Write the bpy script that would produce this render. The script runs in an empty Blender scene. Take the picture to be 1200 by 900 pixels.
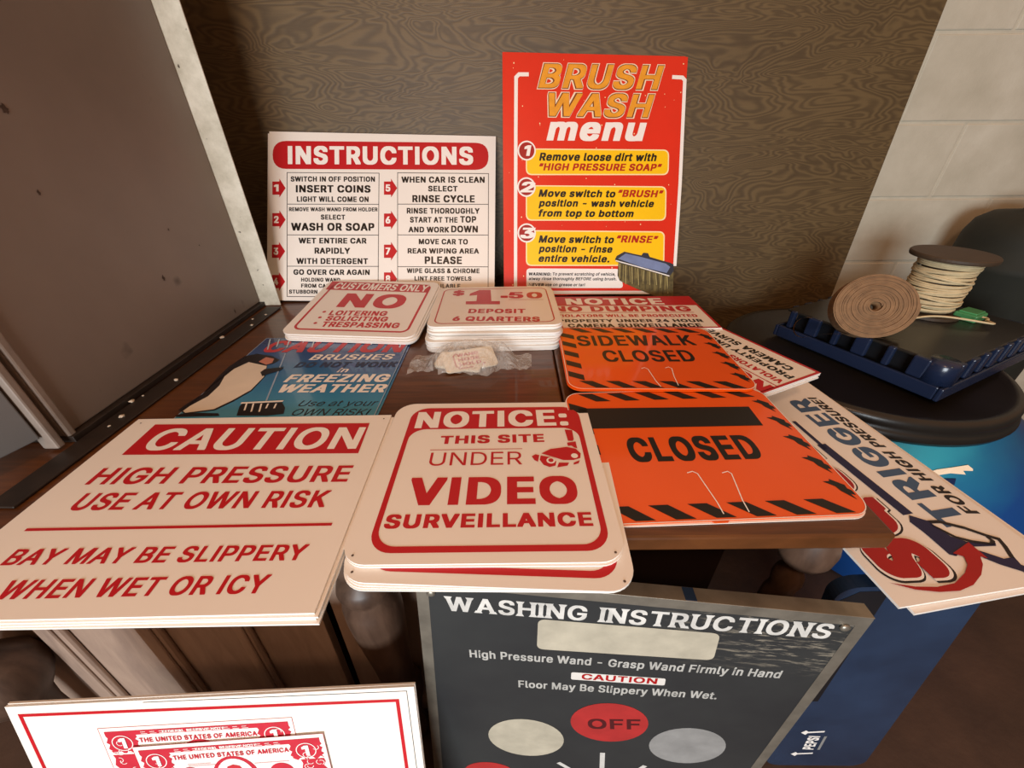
import bpy, bmesh, math, random
from mathutils import Vector, Matrix, noise
from mathutils.geometry import tessellate_polygon
random.seed(7)
C = bpy.context.scene.collection
SC = bpy.context.scene
T = 0.76                                   # height of the table top above the floor

# ------------------------------------------------------------------ camera
cam_d = bpy.data.cameras.new('camera')
cam = bpy.data.objects.new('camera', cam_d)
C.objects.link(cam)
pitch, roll = math.radians(32.5), math.radians(-0.5)
fw = Vector((0, math.cos(pitch), -math.sin(pitch)))
rt0, up0 = Vector((1, 0, 0)), Vector((0, math.sin(pitch), math.cos(pitch)))
rt = rt0 * math.cos(roll) + up0 * math.sin(roll)
up = -rt0 * math.sin(roll) + up0 * math.cos(roll)
M = Matrix((rt, up, -fw)).transposed().to_4x4()
M.translation = Vector((0, 0, T + 0.44))
cam.matrix_world = M
cam_d.sensor_width = 36
cam_d.lens = 470 / 1200 * 36
cam_d.clip_start = 0.01
SC.camera = cam

# ------------------------------------------------------------------ light
w = bpy.data.worlds.new('world'); SC.world = w; w.use_nodes = True
wt = w.node_tree; bgn = wt.nodes['Background']     # a dim room: warm glow from the ceiling, darker towards the floor
tc = wt.nodes.new('ShaderNodeTexCoord'); sp_ = wt.nodes.new('ShaderNodeSeparateXYZ'); cr = wt.nodes.new('ShaderNodeValToRGB')
wt.links.new(tc.outputs['Generated'], sp_.inputs[0]); wt.links.new(sp_.outputs['Z'], cr.inputs[0]); wt.links.new(cr.outputs[0], bgn.inputs[0])
cr.color_ramp.elements[0].position = 0.0; cr.color_ramp.elements[0].color = (.10, .085, .07, 1)
cr.color_ramp.elements[1].position = 0.75; cr.color_ramp.elements[1].color = (1.0, 0.53, 0.28, 1)
bgn.inputs[1].default_value = 0.62

def area(name, loc, target, sx, sy, power, col):
    d = bpy.data.lights.new(name, 'AREA'); d.shape = 'RECTANGLE'
    d.size, d.size_y, d.energy, d.color = sx, sy, power, col
    o = bpy.data.objects.new(name, d); C.objects.link(o)
    o.location = loc
    o.rotation_euler = (Vector(target) - Vector(loc)).to_track_quat('-Z', 'Y').to_euler()
    return o
area('doorway_daylight', (-0.45, -2.3, T + 0.36), (0, 0.8, T), 1.3, 1.0, 100, (0.88, 0.95, 1.0))
area('ceiling_lamp', (-0.30, -1.10, T + 2.1), (0.0, 0.6, T), 0.26, 0.26, 17, (1.0, 0.58, 0.34))

SC.view_settings.view_transform = 'Standard'
SC.view_settings.look = 'None'
SC.view_settings.exposure = 0.0
SC.view_settings.gamma = 1.0
SC.view_settings.use_curve_mapping = False

# ------------------------------------------------------------------ materials
def lin(h):
    h = h.lstrip('#')
    c = [int(h[i:i + 2], 16) / 255 for i in (0, 2, 4)]
    return tuple(x / 12.92 if x <= 0.04045 else ((x + 0.055) / 1.055) ** 2.4 for x in c) + (1,)

class NT:
    def __init__(s, name):
        s.m = bpy.data.materials.new(name); s.m.use_nodes = True
        s.t = s.m.node_tree; s.b = s.t.nodes['Principled BSDF']
    def n(s, typ, **k):
        nd = s.t.nodes.new(typ)
        for a, v in k.items():
            if a in nd.inputs: nd.inputs[a].default_value = v
            else: setattr(nd, a, v)
        return nd
    def link(s, a, b): s.t.links.new(a, b)
    def coord(s, scale=(1, 1, 1), rot=(0, 0, 0)):
        tc = s.n('ShaderNodeTexCoord'); mp = s.n('ShaderNodeMapping')
        mp.inputs['Scale'].default_value = scale; mp.inputs['Rotation'].default_value = rot
        s.link(tc.outputs['Object'], mp.inputs[0]); return mp.outputs[0]
    def noise(s, vec, scale, detail=4, rough=.55, dist=0):
        nd = s.n('ShaderNodeTexNoise'); nd.inputs['Scale'].default_value = scale
        nd.inputs['Detail'].default_value = detail; nd.inputs['Roughness'].default_value = rough
        nd.inputs['Distortion'].default_value = dist
        s.link(vec, nd.inputs['Vector']); return nd.outputs['Fac']
    def ramp(s, fac, stops):
        nd = s.n('ShaderNodeValToRGB'); e = nd.color_ramp.elements
        while len(e) < len(stops): e.new(0.5)
        for el, (p, c) in zip(e, stops): el.position = p; el.color = c
        s.link(fac, nd.inputs[0]); return nd.outputs[0]
    def mix(s, fac, a, b, mode='MIX'):
        nd = s.n('ShaderNodeMix', data_type='RGBA', blend_type=mode)
        for sock, v in ((nd.inputs[0], fac), (nd.inputs[6], a), (nd.inputs[7], b)):
            if hasattr(v, 'links'): s.link(v, sock)
            else: sock.default_value = v
        return nd.outputs[2]
    def base(s, v):
        if hasattr(v, 'links'): s.link(v, s.b.inputs['Base Color'])
        else: s.b.inputs['Base Color'].default_value = v
    def bump(s, h, strength=.3, dist=.002):
        nd = s.n('ShaderNodeBump'); nd.inputs['Strength'].default_value = strength
        nd.inputs['Distance'].default_value = dist
        s.link(h, nd.inputs['Height']); s.link(nd.outputs[0], s.b.inputs['Normal'])

def plain(name, col, rough=.5, metal=0, coat=0, vary=.06, vs=14):
    t = NT(name); c = lin(col)
    v = t.coord()
    n = t.noise(v, vs, 5)
    d = tuple(x * (1 - 2 * vary) for x in c[:3]) + (1,)
    t.base(t.ramp(n, [(.3, d), (.7, c)]))
    t.b.inputs['Roughness'].default_value = rough; t.b.inputs['Metallic'].default_value = metal
    t.b.inputs['Coat Weight'].default_value = coat; t.b.inputs['Coat Roughness'].default_value = .08
    return t.m

MAT = {}
def P(key, *a, **k): MAT[key] = plain(key, *a, **k)
P('sheet_white', '#EFEAE2', .38, vary=.02, vs=6)
P('white', '#F2EEE8', .4, vary=.01)
P('red', '#BE1420', .4, vary=.03)
P('redt', '#B5200E', .4); P('redd', '#A50D12', .4); P('redp', '#C5323A', .42)
P('black', '#15110E', .4, vary=.03); P('ink', '#181015', .42)
P('cream', '#F6DFC0', .4, vary=.02); P('brown', '#7A3A10', .4); P('gold', '#F2A42C', .4, vary=.10, vs=40)
P('creamy', '#FBE7B0', .4, vary=.02); P('yellow', '#FFCB05', .38, vary=.05, vs=5)
P('sheet_red', '#E02A14', .32, vary=.05, vs=7, coat=.25)
P('bristle', '#6E6136', .7, vary=.3, vs=60); P('bristle2', '#B3A56C', .7); P('bristle3', '#40361B', .7); P('bristle4', '#8C7F4C', .7)
P('brushtop', '#30343F', .4); P('brushblue', '#7E8FB8', .35, vary=.15, vs=20)
P('sheet_orange', '#EE5A0A', .30, vary=.03, vs=5, coat=.5)
P('steel', '#3E5A7C', .4); P('navy', '#10224A', .4); P('navy2', '#171744', .42)
P('bellyw', '#E8DDCC', .4); P('beak', '#C8836F', .4); P('paleblue', '#9DB5D2', .4); P('icew', '#BFD4E4', .35)
P('plateW', '#D9D8D2', .5, vary=.2, vs=25); P('plateg', '#B8B8B2', .5, vary=.15, vs=30); P('patch', '#B9B29E', .6, vary=.15, vs=18)
P('patchw', '#D9D6CF', .5); P('patchg', '#8E8E8C', .6, vary=.15, vs=20); P('redw', '#B02A28', .55, vary=.15, vs=14); P('inkred', '#4A0E12', .5)
P('alu', '#A8A294', .38, metal=.7, vary=.2, vs=20)
P('hole', '#5A4A3E', .6); P('billred', '#C4283A', .45, vary=.06, vs=60)
P('paper', '#EADBC0', .6)

# brown table wood, plywood, etc.
t = NT('table_wood'); v = t.coord((3, 40, 3))
g = t.noise(v, 2.2, 8, .62, .6)
t.base(t.ramp(g, [(.3, lin('#43260F')), (.55, lin('#5C3519')), (.75, lin('#6E421F'))]))
t.b.inputs['Roughness'].default_value = .32; t.b.inputs['Coat Weight'].default_value = .25
t.bump(g, .08, .001); MAT['table_wood'] = t.m
t = NT('leg_wood'); v = t.coord((20, 20, 3))
g = t.noise(v, 2, 7, .6, .4)
t.base(t.ramp(g, [(.3, lin('#3B2A20')), (.7, lin('#5E483A'))])); t.b.inputs['Roughness'].default_value = .42
MAT['leg_wood'] = t.m
t = NT('dresser_wood'); v = t.coord((8, 8, 1.2))
g = t.noise(v, 3, 8, .62, .9)
t.base(t.ramp(g, [(.25, lin('#857064')), (.55, lin('#A28A79')), (.8, lin('#B09886'))])); t.b.inputs['Roughness'].default_value = .5
t.bump(g, .1, .001); MAT['dresser_wood'] = t.m
P('dark_wood', '#2A1A12', .6, vary=.15, vs=12)
t = NT('plywood'); v = t.coord((1.5, 1, 6.0))
a = t.noise(v, 1.5, 3.0, .5, .55)
mu = t.n('ShaderNodeMath', operation='MULTIPLY'); t.link(a, mu.inputs[0]); mu.inputs[1].default_value = 190
sn = t.n('ShaderNodeMath', operation='SINE'); t.link(mu.outputs[0], sn.inputs[0])
mr = t.n('ShaderNodeMapRange'); mr.inputs['From Min'].default_value = -1; t.link(sn.outputs[0], mr.inputs['Value'])
fine = t.noise(t.coord((9, 1, 130)), 1.6, 5, .65)
patch = t.noise(t.coord((1, 1, 2.2)), 2.4, 4, .6)
mx = t.mix(.42, mr.outputs[0], fine); mx2 = t.mix(.45, mx, patch)
t.base(t.ramp(mx2, [(.28, lin('#4E3D25')), (.47, lin('#5A482D')), (.66, lin('#695536'))])); t.b.inputs['Roughness'].default_value = .55
t.bump(mx2, .25, .002); MAT['plywood'] = t.m
# painted block wall
t = NT('painted_block'); v = t.coord()
a = t.noise(v, 5, 6, .6); b = t.noise(v, 90, 3, .6)
t.base(t.ramp(a, [(.3, lin('#BDB6A2')), (.55, lin('#CCC5B2')), (.75, lin('#D8D2C0'))])); t.b.inputs['Roughness'].default_value = .6
t.bump(b, .25, .003); MAT['block'] = t.m
P('mortar', '#CFC8B4', .7, vary=.06, vs=30)
# concrete floor
t = NT('floor_concrete'); v = t.coord()
a = t.noise(v, 3.5, 8, .65)
t.base(t.ramp(a, [(.3, lin('#33231A')), (.7, lin('#4E382A'))])); t.b.inputs['Roughness'].default_value = .7
t.bump(t.noise(v, 40, 4), .3, .004); MAT['floor'] = t.m
# cabinet steel with stains
t = NT('cabinet_steel'); v = t.coord()
a = t.noise(v, 2.2, 6, .6); sp = t.noise(v, 9, 3, .5)
basec = t.ramp(a, [(.3, lin('#75685F')), (.7, lin('#85776C'))])
t.base(t.mix(t.ramp(sp, [(.70, (0, 0, 0, 1)), (.78, (.8, .8, .8, 1))]), basec, lin('#2B1B12')))
t.b.inputs['Roughness'].default_value = .45; MAT['cabinet'] = t.m
P('cabinet_blue', '#6A6866', .42, vary=.08, vs=4)
t = NT('flange_paint'); v = t.coord()
a = t.noise(v, 14, 7, .7); sp = t.noise(v, 60, 3, .6)
c0 = t.ramp(a, [(.3, lin('#B9B4A0')), (.6, lin('#DDD9C8')), (.8, lin('#ECE8DA'))])
t.base(t.mix(t.ramp(sp, [(.68, (0, 0, 0, 1)), (.74, (1, 1, 1, 1))]), c0, lin('#4A4232'))); t.b.inputs['Roughness'].default_value = .4
MAT['flange'] = t.m
P('stain', '#4A3528', .6, vary=.3, vs=60); P('moulding', '#8E8075', .45, vary=.12, vs=30)
P('grime', '#2A1F17', .5, vary=.25, vs=30); P('crumb', '#C9B9A4', .7)
# sign with a worn dark face
t = NT('worn_plate'); v = t.coord()
a = t.noise(v, 4, 5, .6); sc = t.noise(t.coord((9, 55, 9), (0, 0, .12)), 2.6, 5, .7, .5)
md = t.n('ShaderNodeSeparateXYZ'); t.link(v, md.inputs[0])
mr = t.n('ShaderNodeMapRange'); mr.inputs['From Min'].default_value = .02; mr.inputs['From Max'].default_value = .2
t.link(md.outputs[0], mr.inputs['Value'])
mz = t.n('ShaderNodeMapRange'); mz.inputs['From Min'].default_value = .52; mz.inputs['From Max'].default_value = .57
t.link(md.outputs[1], mz.inputs['Value'])
mm = t.n('ShaderNodeMath', operation='MULTIPLY'); t.link(mr.outputs[0], mm.inputs[0]); t.link(mz.outputs[0], mm.inputs[1])
m2 = t.n('ShaderNodeMath', operation='MULTIPLY'); t.link(mm.outputs[0], m2.inputs[0])
t.link(t.ramp(sc, [(.52, (0, 0, 0, 1)), (.66, (1, 1, 1, 1))]), m2.inputs[1])
t.base(t.mix(m2.outputs[0], t.ramp(a, [(.3, lin('#26282A')), (.7, lin('#323535'))]), lin('#8C8576')))
t.b.inputs['Roughness'].default_value = .42; MAT['worn_plate'] = t.m
# blue sign print : navy at the top to light blue at the foot
t = NT('sheet_blue'); v = t.coord(); sx = t.n('ShaderNodeSeparateXYZ'); t.link(v, sx.inputs[0])
mr = t.n('ShaderNodeMapRange'); mr.inputs['From Min'].default_value = .10; mr.inputs['From Max'].default_value = .47
t.link(sx.outputs[1], mr.inputs['Value'])
t.base(t.ramp(mr.outputs[0], [(0, lin('#58A9CC')), (.4, lin('#2F7FAE')), (.75, lin('#2B5590')), (1, lin('#22386E'))]))
t.b.inputs['Roughness'].default_value = .22; t.b.inputs['Coat Weight'].default_value = .5; MAT['sheet_blue'] = t.m
# bin with a sea print
t = NT('bin_print'); v = t.coord(); sx = t.n('ShaderNodeSeparateXYZ'); t.link(v, sx.inputs[0])
nz = t.noise(v, 4, 4, .6)
ad = t.n('ShaderNodeMath', operation='MULTIPLY_ADD'); t.link(nz, ad.inputs[0]); ad.inputs[1].default_value = .22; t.link(sx.outputs[2], ad.inputs[2])
ax = t.n('ShaderNodeMath', operation='MULTIPLY_ADD'); t.link(sx.outputs[0], ax.inputs[0]); ax.inputs[1].default_value = -.95; t.link(ad.outputs[0], ax.inputs[2])
t.base(t.ramp(ax.outputs[0], [(.42, lin('#07407F')), (.60, lin('#14688C')), (.72, lin('#2C93A4'))]))
t.b.inputs['Roughness'].default_value = .5; MAT['bin_print'] = t.m
P('blue_tub', '#12559E', .35, vary=.06)
P('lid_black', '#23211E', .33, vary=.15, vs=10)
P('tray_navy', '#1C2740', .25, vary=.08, vs=9)
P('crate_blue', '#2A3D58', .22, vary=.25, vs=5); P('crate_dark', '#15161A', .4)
P('cardboard', '#8C6A48', .75, vary=.18, vs=45); P('cord', '#DCC79C', .7, vary=.12, vs=50)
P('spool_dark', '#4A3A2A', .6, vary=.15, vs=20)
P('green_plastic', '#4E9C62', .4); P('drum_green', '#26271E', .75, vary=.15)
# thin clear bag
t = NT('bag_film'); v = t.coord()
t.base((.95, .90, .82, 1)); t.b.inputs['Roughness'].default_value = .18
t.b.inputs['Alpha'].default_value = .30; t.b.inputs['Coat Weight'].default_value = .4
t.bump(t.noise(v, 70, 5, .7, 1.5), .9, .01); MAT['bag'] = t.m

# ------------------------------------------------------------------ building helpers
def finish(name, bm, mat, parent=None, smooth=False):
    bmesh.ops.recalc_face_normals(bm, faces=bm.faces) if bm.faces and smooth is not None else None
    me = bpy.data.meshes.new(name); bm.to_mesh(me); bm.free()
    for m in (mat if isinstance(mat, (list, tuple)) else [mat]): me.materials.append(MAT[m])
    if smooth:
        for p in me.polygons: p.use_smooth = True
    o = bpy.data.objects.new(name, me); C.objects.link(o)
    if parent: o.parent = parent
    return o
def tag(o, label=None, cat=None, group=None, kind=None):
    for k, val in (('label', label), ('category', cat), ('group', group), ('kind', kind)):
        if val: o[k] = val
    return o
def thing(name, mat4, label, cat, group=None):
    o = bpy.data.objects.new(name, None); C.objects.link(o); o.empty_display_size = .03
    o.matrix_world = mat4
    return tag(o, label, cat, group)
def at(x, y, z, rz=0): return Matrix.Translation((x, y, z)) @ Matrix.Rotation(rz, 4, 'Z')
def box(bm, x0, x1, y0, y1, z0, z1, bev=0, mi=0):
    vs = [bm.verts.new((x, y, z)) for z in (z0, z1) for x, y in ((x0, y0), (x1, y0), (x1, y1), (x0, y1))]
    fs = [bm.faces.new([vs[i] for i in q]) for q in ((3, 2, 1, 0), (4, 5, 6, 7), (0, 1, 5, 4), (1, 2, 6, 5), (2, 3, 7, 6), (3, 0, 4, 7))]
    for f_ in fs: f_.material_index = mi
    if bev:
        es = list({e for f_ in fs for e in f_.edges})
        bmesh.ops.bevel(bm, geom=es, offset=bev, segments=2, affect='EDGES', profile=.5)
    return vs
def BM(): return bmesh.new()
def lathe(bm, prof, n=36, mi=0, caps=True):
    rings = []
    for r, z in prof:
        rings.append([bm.verts.new((r * math.cos(2 * math.pi * i / n), r * math.sin(2 * math.pi * i / n), z)) for i in range(n)])
    for a, b in zip(rings, rings[1:]):
        for i in range(n):
            bm.faces.new((a[i], a[(i + 1) % n], b[(i + 1) % n], b[i])).material_index = mi
    if caps:
        bm.faces.new(list(reversed(rings[0]))); bm.faces.new(rings[-1])
def tube(bm, pts, r, n=8, closed=False):
    pts = [Vector(p) for p in pts]; rings = []
    for i, p in enumerate(pts):
        d = (pts[min(i + 1, len(pts) - 1)] - pts[max(i - 1, 0)]).normalized()
        s = d.cross(Vector((0, 0, 1)));
        if s.length < 1e-4: s = d.cross(Vector((1, 0, 0)))
        s.normalize(); u = s.cross(d)
        rings.append([bm.verts.new(p + (s * math.cos(2 * math.pi * k / n) + u * math.sin(2 * math.pi * k / n)) * r) for k in range(n)])
    for a, b in zip(rings, rings[1:]):
        for i in range(n): bm.faces.new((a[i], a[(i + 1) % n], b[(i + 1) % n], b[i]))
    bm.faces.new(list(reversed(rings[0]))); bm.faces.new(rings[-1])
def round_pts(pts, r, seg=6):
    out = []; n = len(pts); pts = [Vector(p) for p in pts]
    for i in range(n):
        p, a, b = pts[i], pts[i - 1], pts[(i + 1) % n]
        da, db = (a - p), (b - p)
        rr = min(r, da.length * .499, db.length * .499)
        da.normalize(); db.normalize()
        s, e = p + da * rr, p + db * rr
        for k in range(seg + 1):
            q = k / seg; out.append(s * (1 - q) ** 2 * 1 + p * 2 * q * (1 - q) + e * q * q)
    return [(v.x, v.y) for v in out]
def rrect(w, h, r, x0=None, y0=0, seg=8):
    x0 = -w / 2 if x0 is None else x0
    if r <= 0: return [(x0, y0), (x0 + w, y0), (x0 + w, y0 + h), (x0, y0 + h)]
    out = []
    for cx, cy, a0 in ((x0 + w - r, y0 + r, -90), (x0 + w - r, y0 + h - r, 0), (x0 + r, y0 + h - r, 90), (x0 + r, y0 + r, 180)):
        for k in range(seg + 1):
            a = math.radians(a0 + 90 * k / seg); out.append((cx + r * math.cos(a), cy + r * math.sin(a)))
    return out
def prism(bm, pts, z0, z1, mi=0):
    a = [bm.verts.new((x, y, z0)) for x, y in pts]; b = [bm.verts.new((x, y, z1)) for x, y in pts]
    n = len(pts)
    bm.faces.new(list(reversed(a))); bm.faces.new(b)
    for i in range(n): bm.faces.new((a[i], a[(i + 1) % n], b[(i + 1) % n], b[i]))
LY = .0004
def flat_poly(bm, pts, z):
    area2 = sum(p[0] * q[1] - q[0] * p[1] for p, q in zip(pts, pts[1:] + pts[:1]))
    if area2 < 0: pts = pts[::-1]
    vs = [bm.verts.new((x, y, z)) for x, y in pts]
    for tri in tessellate_polygon([[Vector((x, y, 0)) for x, y in pts]]): bm.faces.new([vs[i] for i in tri])
def flat_line(bm, pts, wd, z):
    P_ = [Vector(p) for p in pts]
    clo = (P_[0] - P_[-1]).length < 1e-6
    L_, R_ = [], []
    n = len(P_)
    for i, p in enumerate(P_):
        a = P_[i - 1] if i else (P_[-2] if clo else None); b = P_[i + 1] if i < n - 1 else (P_[1] if clo else None)
        d1 = (p - a).normalized() if a is not None else None; d2 = (b - p).normalized() if b is not None else None
        if d1 is None: d1 = d2
        if d2 is None: d2 = d1
        n1 = Vector((-d1.y, d1.x)); n2 = Vector((-d2.y, d2.x)); m = n1 + n2
        m = m / max(m.length_squared / 2, .4) if m.length > 1e-5 else n1
        L_.append(bm.verts.new((*(p + m * wd / 2), z))); R_.append(bm.verts.new((*(p - m * wd / 2), z)))
    for i in range(n - 1): bm.faces.new((R_[i], R_[i + 1], L_[i + 1], L_[i]))
CAP = .70
WEIGHTS = {'R': (0, 0), 'B': (.034, .021), 'K': (.056, .034), 'Y': (.066, .046), 'Z': (.082, .062)}
_GC = {}
def glyph(ch, wk):
    """outline loops of one letter, filled: (verts, triangles)"""
    if (ch, wk) in _GC: return _GC[ch, wk]
    rec = GLYPH[ch][1]
    data = rec[wk] if wk in rec else next(iter(rec.values()))
    loops = [[Vector((l[i] / 1000, l[i + 1] / 1000, 0)) for i in range(0, len(l), 2)] for l in data]
    tris = tessellate_polygon(loops)
    vs = [(p.x, p.y) for l in loops for p in l]
    _GC[ch, wk] = (vs, tris); return _GC[ch, wk]
def wkey(wt): return 'R' if wt < .012 else 'B' if wt < .033 else 'K' if wt < .062 else 'Y' if wt < .08 else 'Z'
def text_mesh(body, wt=0, shear=0):
    wk = wkey(wt); x = 0; vs, fs = [], []; ex = WEIGHTS[wk][0]
    for ch in body:
        if ch == ' ': x += .26 + ex; continue
        gv, gt = glyph(ch, wk); b0 = len(vs)
        vs += [(px + x + shear * py, py) for px, py in gv]
        fs += [tuple(b0 + i for i in t_) for t_ in gt]
        x += GLYPH[ch][0] / 1000 + ex * 1.55
    return vs, fs, WEIGHTS[wk][1]
def put_text(bm, body, a, b, cap, z, wt=0, shear=0, res=3, serif=0, xfit=0, shift=(0, 0)):
    a, b = Vector(a) + Vector(shift), Vector(b) + Vector(shift)
    vs, fs, wy = text_mesh(body, wt, shear)
    x0 = min(v_[0] for v_ in vs); x1 = max(v_[0] for v_ in vs)
    if shear: x1 -= shear * CAP          # width measured on the base line
    y0 = -wy; ch = CAP + 2 * wy
    L_ = (b - a).length; d = (b - a).normalized(); nr = Vector((-d.y, d.x))
    sx, sy = L_ / (x1 - x0), cap / ch
    vv = [bm.verts.new((*(a + d * ((x - x0) * sx) + nr * ((y - y0) * sy)), z)) for x, y in vs]
    for f_ in fs:
        try: bm.faces.new([vv[i] for i in f_])
        except ValueError: pass
SERIF = {'W': [(.1, 1), (.9, 1)], 'A': [(.11, 0), (.89, 0)], 'H': [(.12, 0), (.88, 0), (.12, 1), (.88, 1)], 'I': [(.5, 0), (.5, 1)],
         'N': [(.12, 0), (.12, 1), (.88, 1)], 'T': [(.5, 0)], 'R': [(.15, 0), (.15, 1), (.92, 0)], 'U': [(.12, 1), (.88, 1)]}
def put_serif_text(bm, body, a, b, cap, z, wt):
    a, b = Vector(a), Vector(b); d = (b - a).normalized(); nr = Vector((-d.y, d.x)); wk = 'B'; wy = WEIGHTS[wk][1]
    parts, x = [], 0
    for ch in body:
        if ch == ' ': x += .34; continue
        vs, fs = glyph(ch, wk)
        x0 = min(v_[0] for v_ in vs); wd = max(v_[0] for v_ in vs) - x0
        parts.append((ch, x - x0, x, wd, vs, fs)); x += wd + .115
    s = (b - a).length / (x - .115); sy = cap / (CAP + 2 * wy)
    for ch, off_, xs, wd, vs, fs in parts:
        vv = [bm.verts.new((*(a + d * ((px + off_) * s) + nr * ((py + wy) * sy)), z)) for px, py in vs]
        for f_ in fs: bm.faces.new([vv[i] for i in f_])
        for fx, top in SERIF.get(ch, []):
            cx = xs + fx * wd; yb = (CAP + wy if top else -wy); yi = yb + (-.12 if top else .12)
            q = [(cx - .15, yb), (cx + .15, yb), (cx + .09, yi), (cx - .09, yi)]
            flat_poly(bm, [tuple(a + d * (px * s) + nr * ((py + wy) * sy)) for px, py in q], z + .00005)
PART = {'t': 'lettering'}
def art(key, root, shift=(0, 0), skip=()):
    """prints the artwork of a sign onto its face; one child per printed element"""
    merged = {}
    for e in ART[key]:
        if e[0] == 't':
            _, body, a, b, cap, mat, k = e
            if body in skip: continue
            bm = BM(); z = LY * k.get('ly', 1)
            if k.get('serif'): put_serif_text(bm, body, a, b, cap, z, k['wt'])
            else: put_text(bm, body, a, b, cap, z, k.get('wt', 0), k.get('shear', 0), 3, shift=shift)
            finish('lettering', bm, mat, root, None)
            continue
        name, k = e[1], e[-1]; z = LY * k.get('ly', 1)
        mk = (name, e[4] if e[0] in 'lc' else e[3]) if name.endswith('_picture') or name in ('bracket', 'grid_line', 'icicle', 'camera_symbol', 'slit', 'pointer_line', 'bullet') else None
        bm = merged.setdefault(mk, BM()) if mk else BM()
        if e[0] == 'p':
            pts = [(x + shift[0], y + shift[1]) for x, y in e[2]]; mat = e[3]
            if k.get('round'): pts = round_pts(pts, k['round'])
            flat_poly(bm, pts, z)
        elif e[0] == 'l':
            mat = e[4]; flat_line(bm, [(x + shift[0], y + shift[1]) for x, y in e[2]], e[3], z)
        else:
            mat = e[4]; cx, cy = e[2]; r = e[3]
            flat_poly(bm, [(cx + r * math.cos(i * math.pi / 18), cy + r * math.sin(i * math.pi / 18)) for i in range(36)], z)
        if not mk: finish(name, bm, mat, root, None)
    for (name, mat), bm in merged.items(): finish(name, bm, mat, root, None)
def sheet_bm(w_, h_, r, t_, z1=0.0):
    bm = BM(); prism(bm, rrect(w_, h_, r), z1 - t_, z1); return bm
def cut_sheet_bm(m, w_, h_, t_):
    """an upright sheet whose foot rests flat on the table"""
    ez, nz = m.col[0].z, m.col[1].z
    tz = m.translation.z - T - t_ * abs(m.col[2].z)
    bot = [(-w_ / 2 + w_ * i / 12, max(0, (-tz - ez * (-w_ / 2 + w_ * i / 12) + .0008) / nz)) for i in range(13)]
    bm = BM(); prism(bm, bot + [(w_ / 2, h_), (-w_ / 2, h_)], -t_, 0); return bm
def panel(root, w_, h_, r, t_, mat): return finish('panel', sheet_bm(w_, h_, r, t_), mat, root, None)
def frame_border(root, w_, h_, inset, wd, r, mat, name='border', ly=1, y0=0):
    """a printed band following the sheet's outline"""
    bm = BM(); a = rrect(w_ - 2 * inset, h_ - 2 * inset, r, None, inset + y0); b = rrect(w_ - 2 * inset - 2 * wd, h_ - 2 * inset - 2 * wd, max(r - wd, .0001) if r > 0 else 0, None, inset + wd + y0)
    va = [bm.verts.new((x, y, LY * ly)) for x, y in a]; vb = [bm.verts.new((x, y, LY * ly)) for x, y in b]
    for i in range(len(a)): bm.faces.new((va[i], va[(i + 1) % len(a)], vb[(i + 1) % len(a)], vb[i]))
    return finish(name, bm, mat, root, None)
def holes(root, pts, r=.0025):
    for x, y in pts:
        bm = BM(); flat_poly(bm, [(x + r * math.cos(i * math.pi / 8), y + r * math.sin(i * math.pi / 8)) for i in range(16)], LY * 2)
        finish('screw_hole', bm, 'hole', root, None)
def mat4(o, ex, ey):
    ex = Vector(ex).normalized(); ey = Vector(ey); ey = (ey - ex * ey.dot(ex)).normalized(); n = ex.cross(ey)
    m = Matrix((ex, ey, n)).transposed().to_4x4(); m.translation = Vector((o[0], o[1], o[2] + T)); return m
def off(m, dx, dy, dz, rot=0): return m @ Matrix.Translation((dx, dy, dz)) @ Matrix.Rotation(math.radians(rot), 4, 'Z')
def under(name, m, w_, h_, r, t_, mat, offs, label, cat, group):
    """plain sheets buried in a stack: one object per sheet, shared mesh"""
    first = None
    for dx, dy, dz, rot in offs:
        if first is None: o = first = finish(name, sheet_bm(w_, h_, r, t_), mat, None, None)
        else: o = first.copy(); C.objects.link(o)
        o.matrix_world = off(m, dx, dy, dz, rot)
        tag(o, label, cat, group if len(offs) > 1 else None)

# ------------------------------------------------------------------ the setting
bm = BM(); box(bm, -3, 3.6, -3, 1.62, -.1, 0); tag(finish('floor', bm, 'floor'), 'dark brown concrete floor', 'floor', kind='structure')
bm = BM(); y0 = 1.52
zs = [T - 0.877 + .2205 * i for i in range(12)]
prev = 0
rows = [(-0.01, .103)] + [(T - .657 - .0 + .2205 * i, T - .657 + .2205 * (i + 1)) for i in range(11)]
for i, (za, zb) in enumerate(rows):
    xs = [-2.5 + (.0 if i % 2 else .22)]
    while xs[-1] < 3.6: xs.append(xs[-1] + .44)
    for xa, xb in zip(xs, xs[1:]): box(bm, xa + .004, xb - .004, y0, y0 + .1, za + .004, zb - .004, .0035)
box(bm, -2.5, 3.8, y0 + .003, y0 + .099, -.01, 2.5, 0, 1)
tag(finish('wall_back', bm, ['block', 'mortar']), 'pale painted concrete block wall', 'wall', kind='structure')

# dark wood sheet standing against the blocks, leaning back a little
pm = Matrix.Translation((0, 1.433 - .054 * T, 0)) @ Matrix.Rotation(-math.atan(.054), 4, 'X')
bm = BM(); box(bm, -1.9, 1.191, 0, .018, 0, 1.9, .001)
o = finish('plywood_panel', bm, 'plywood'); o.matrix_world = pm
tag(o, 'tall dark brown woodgrain panel leaning on the block wall behind the signs', 'panel')

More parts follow.
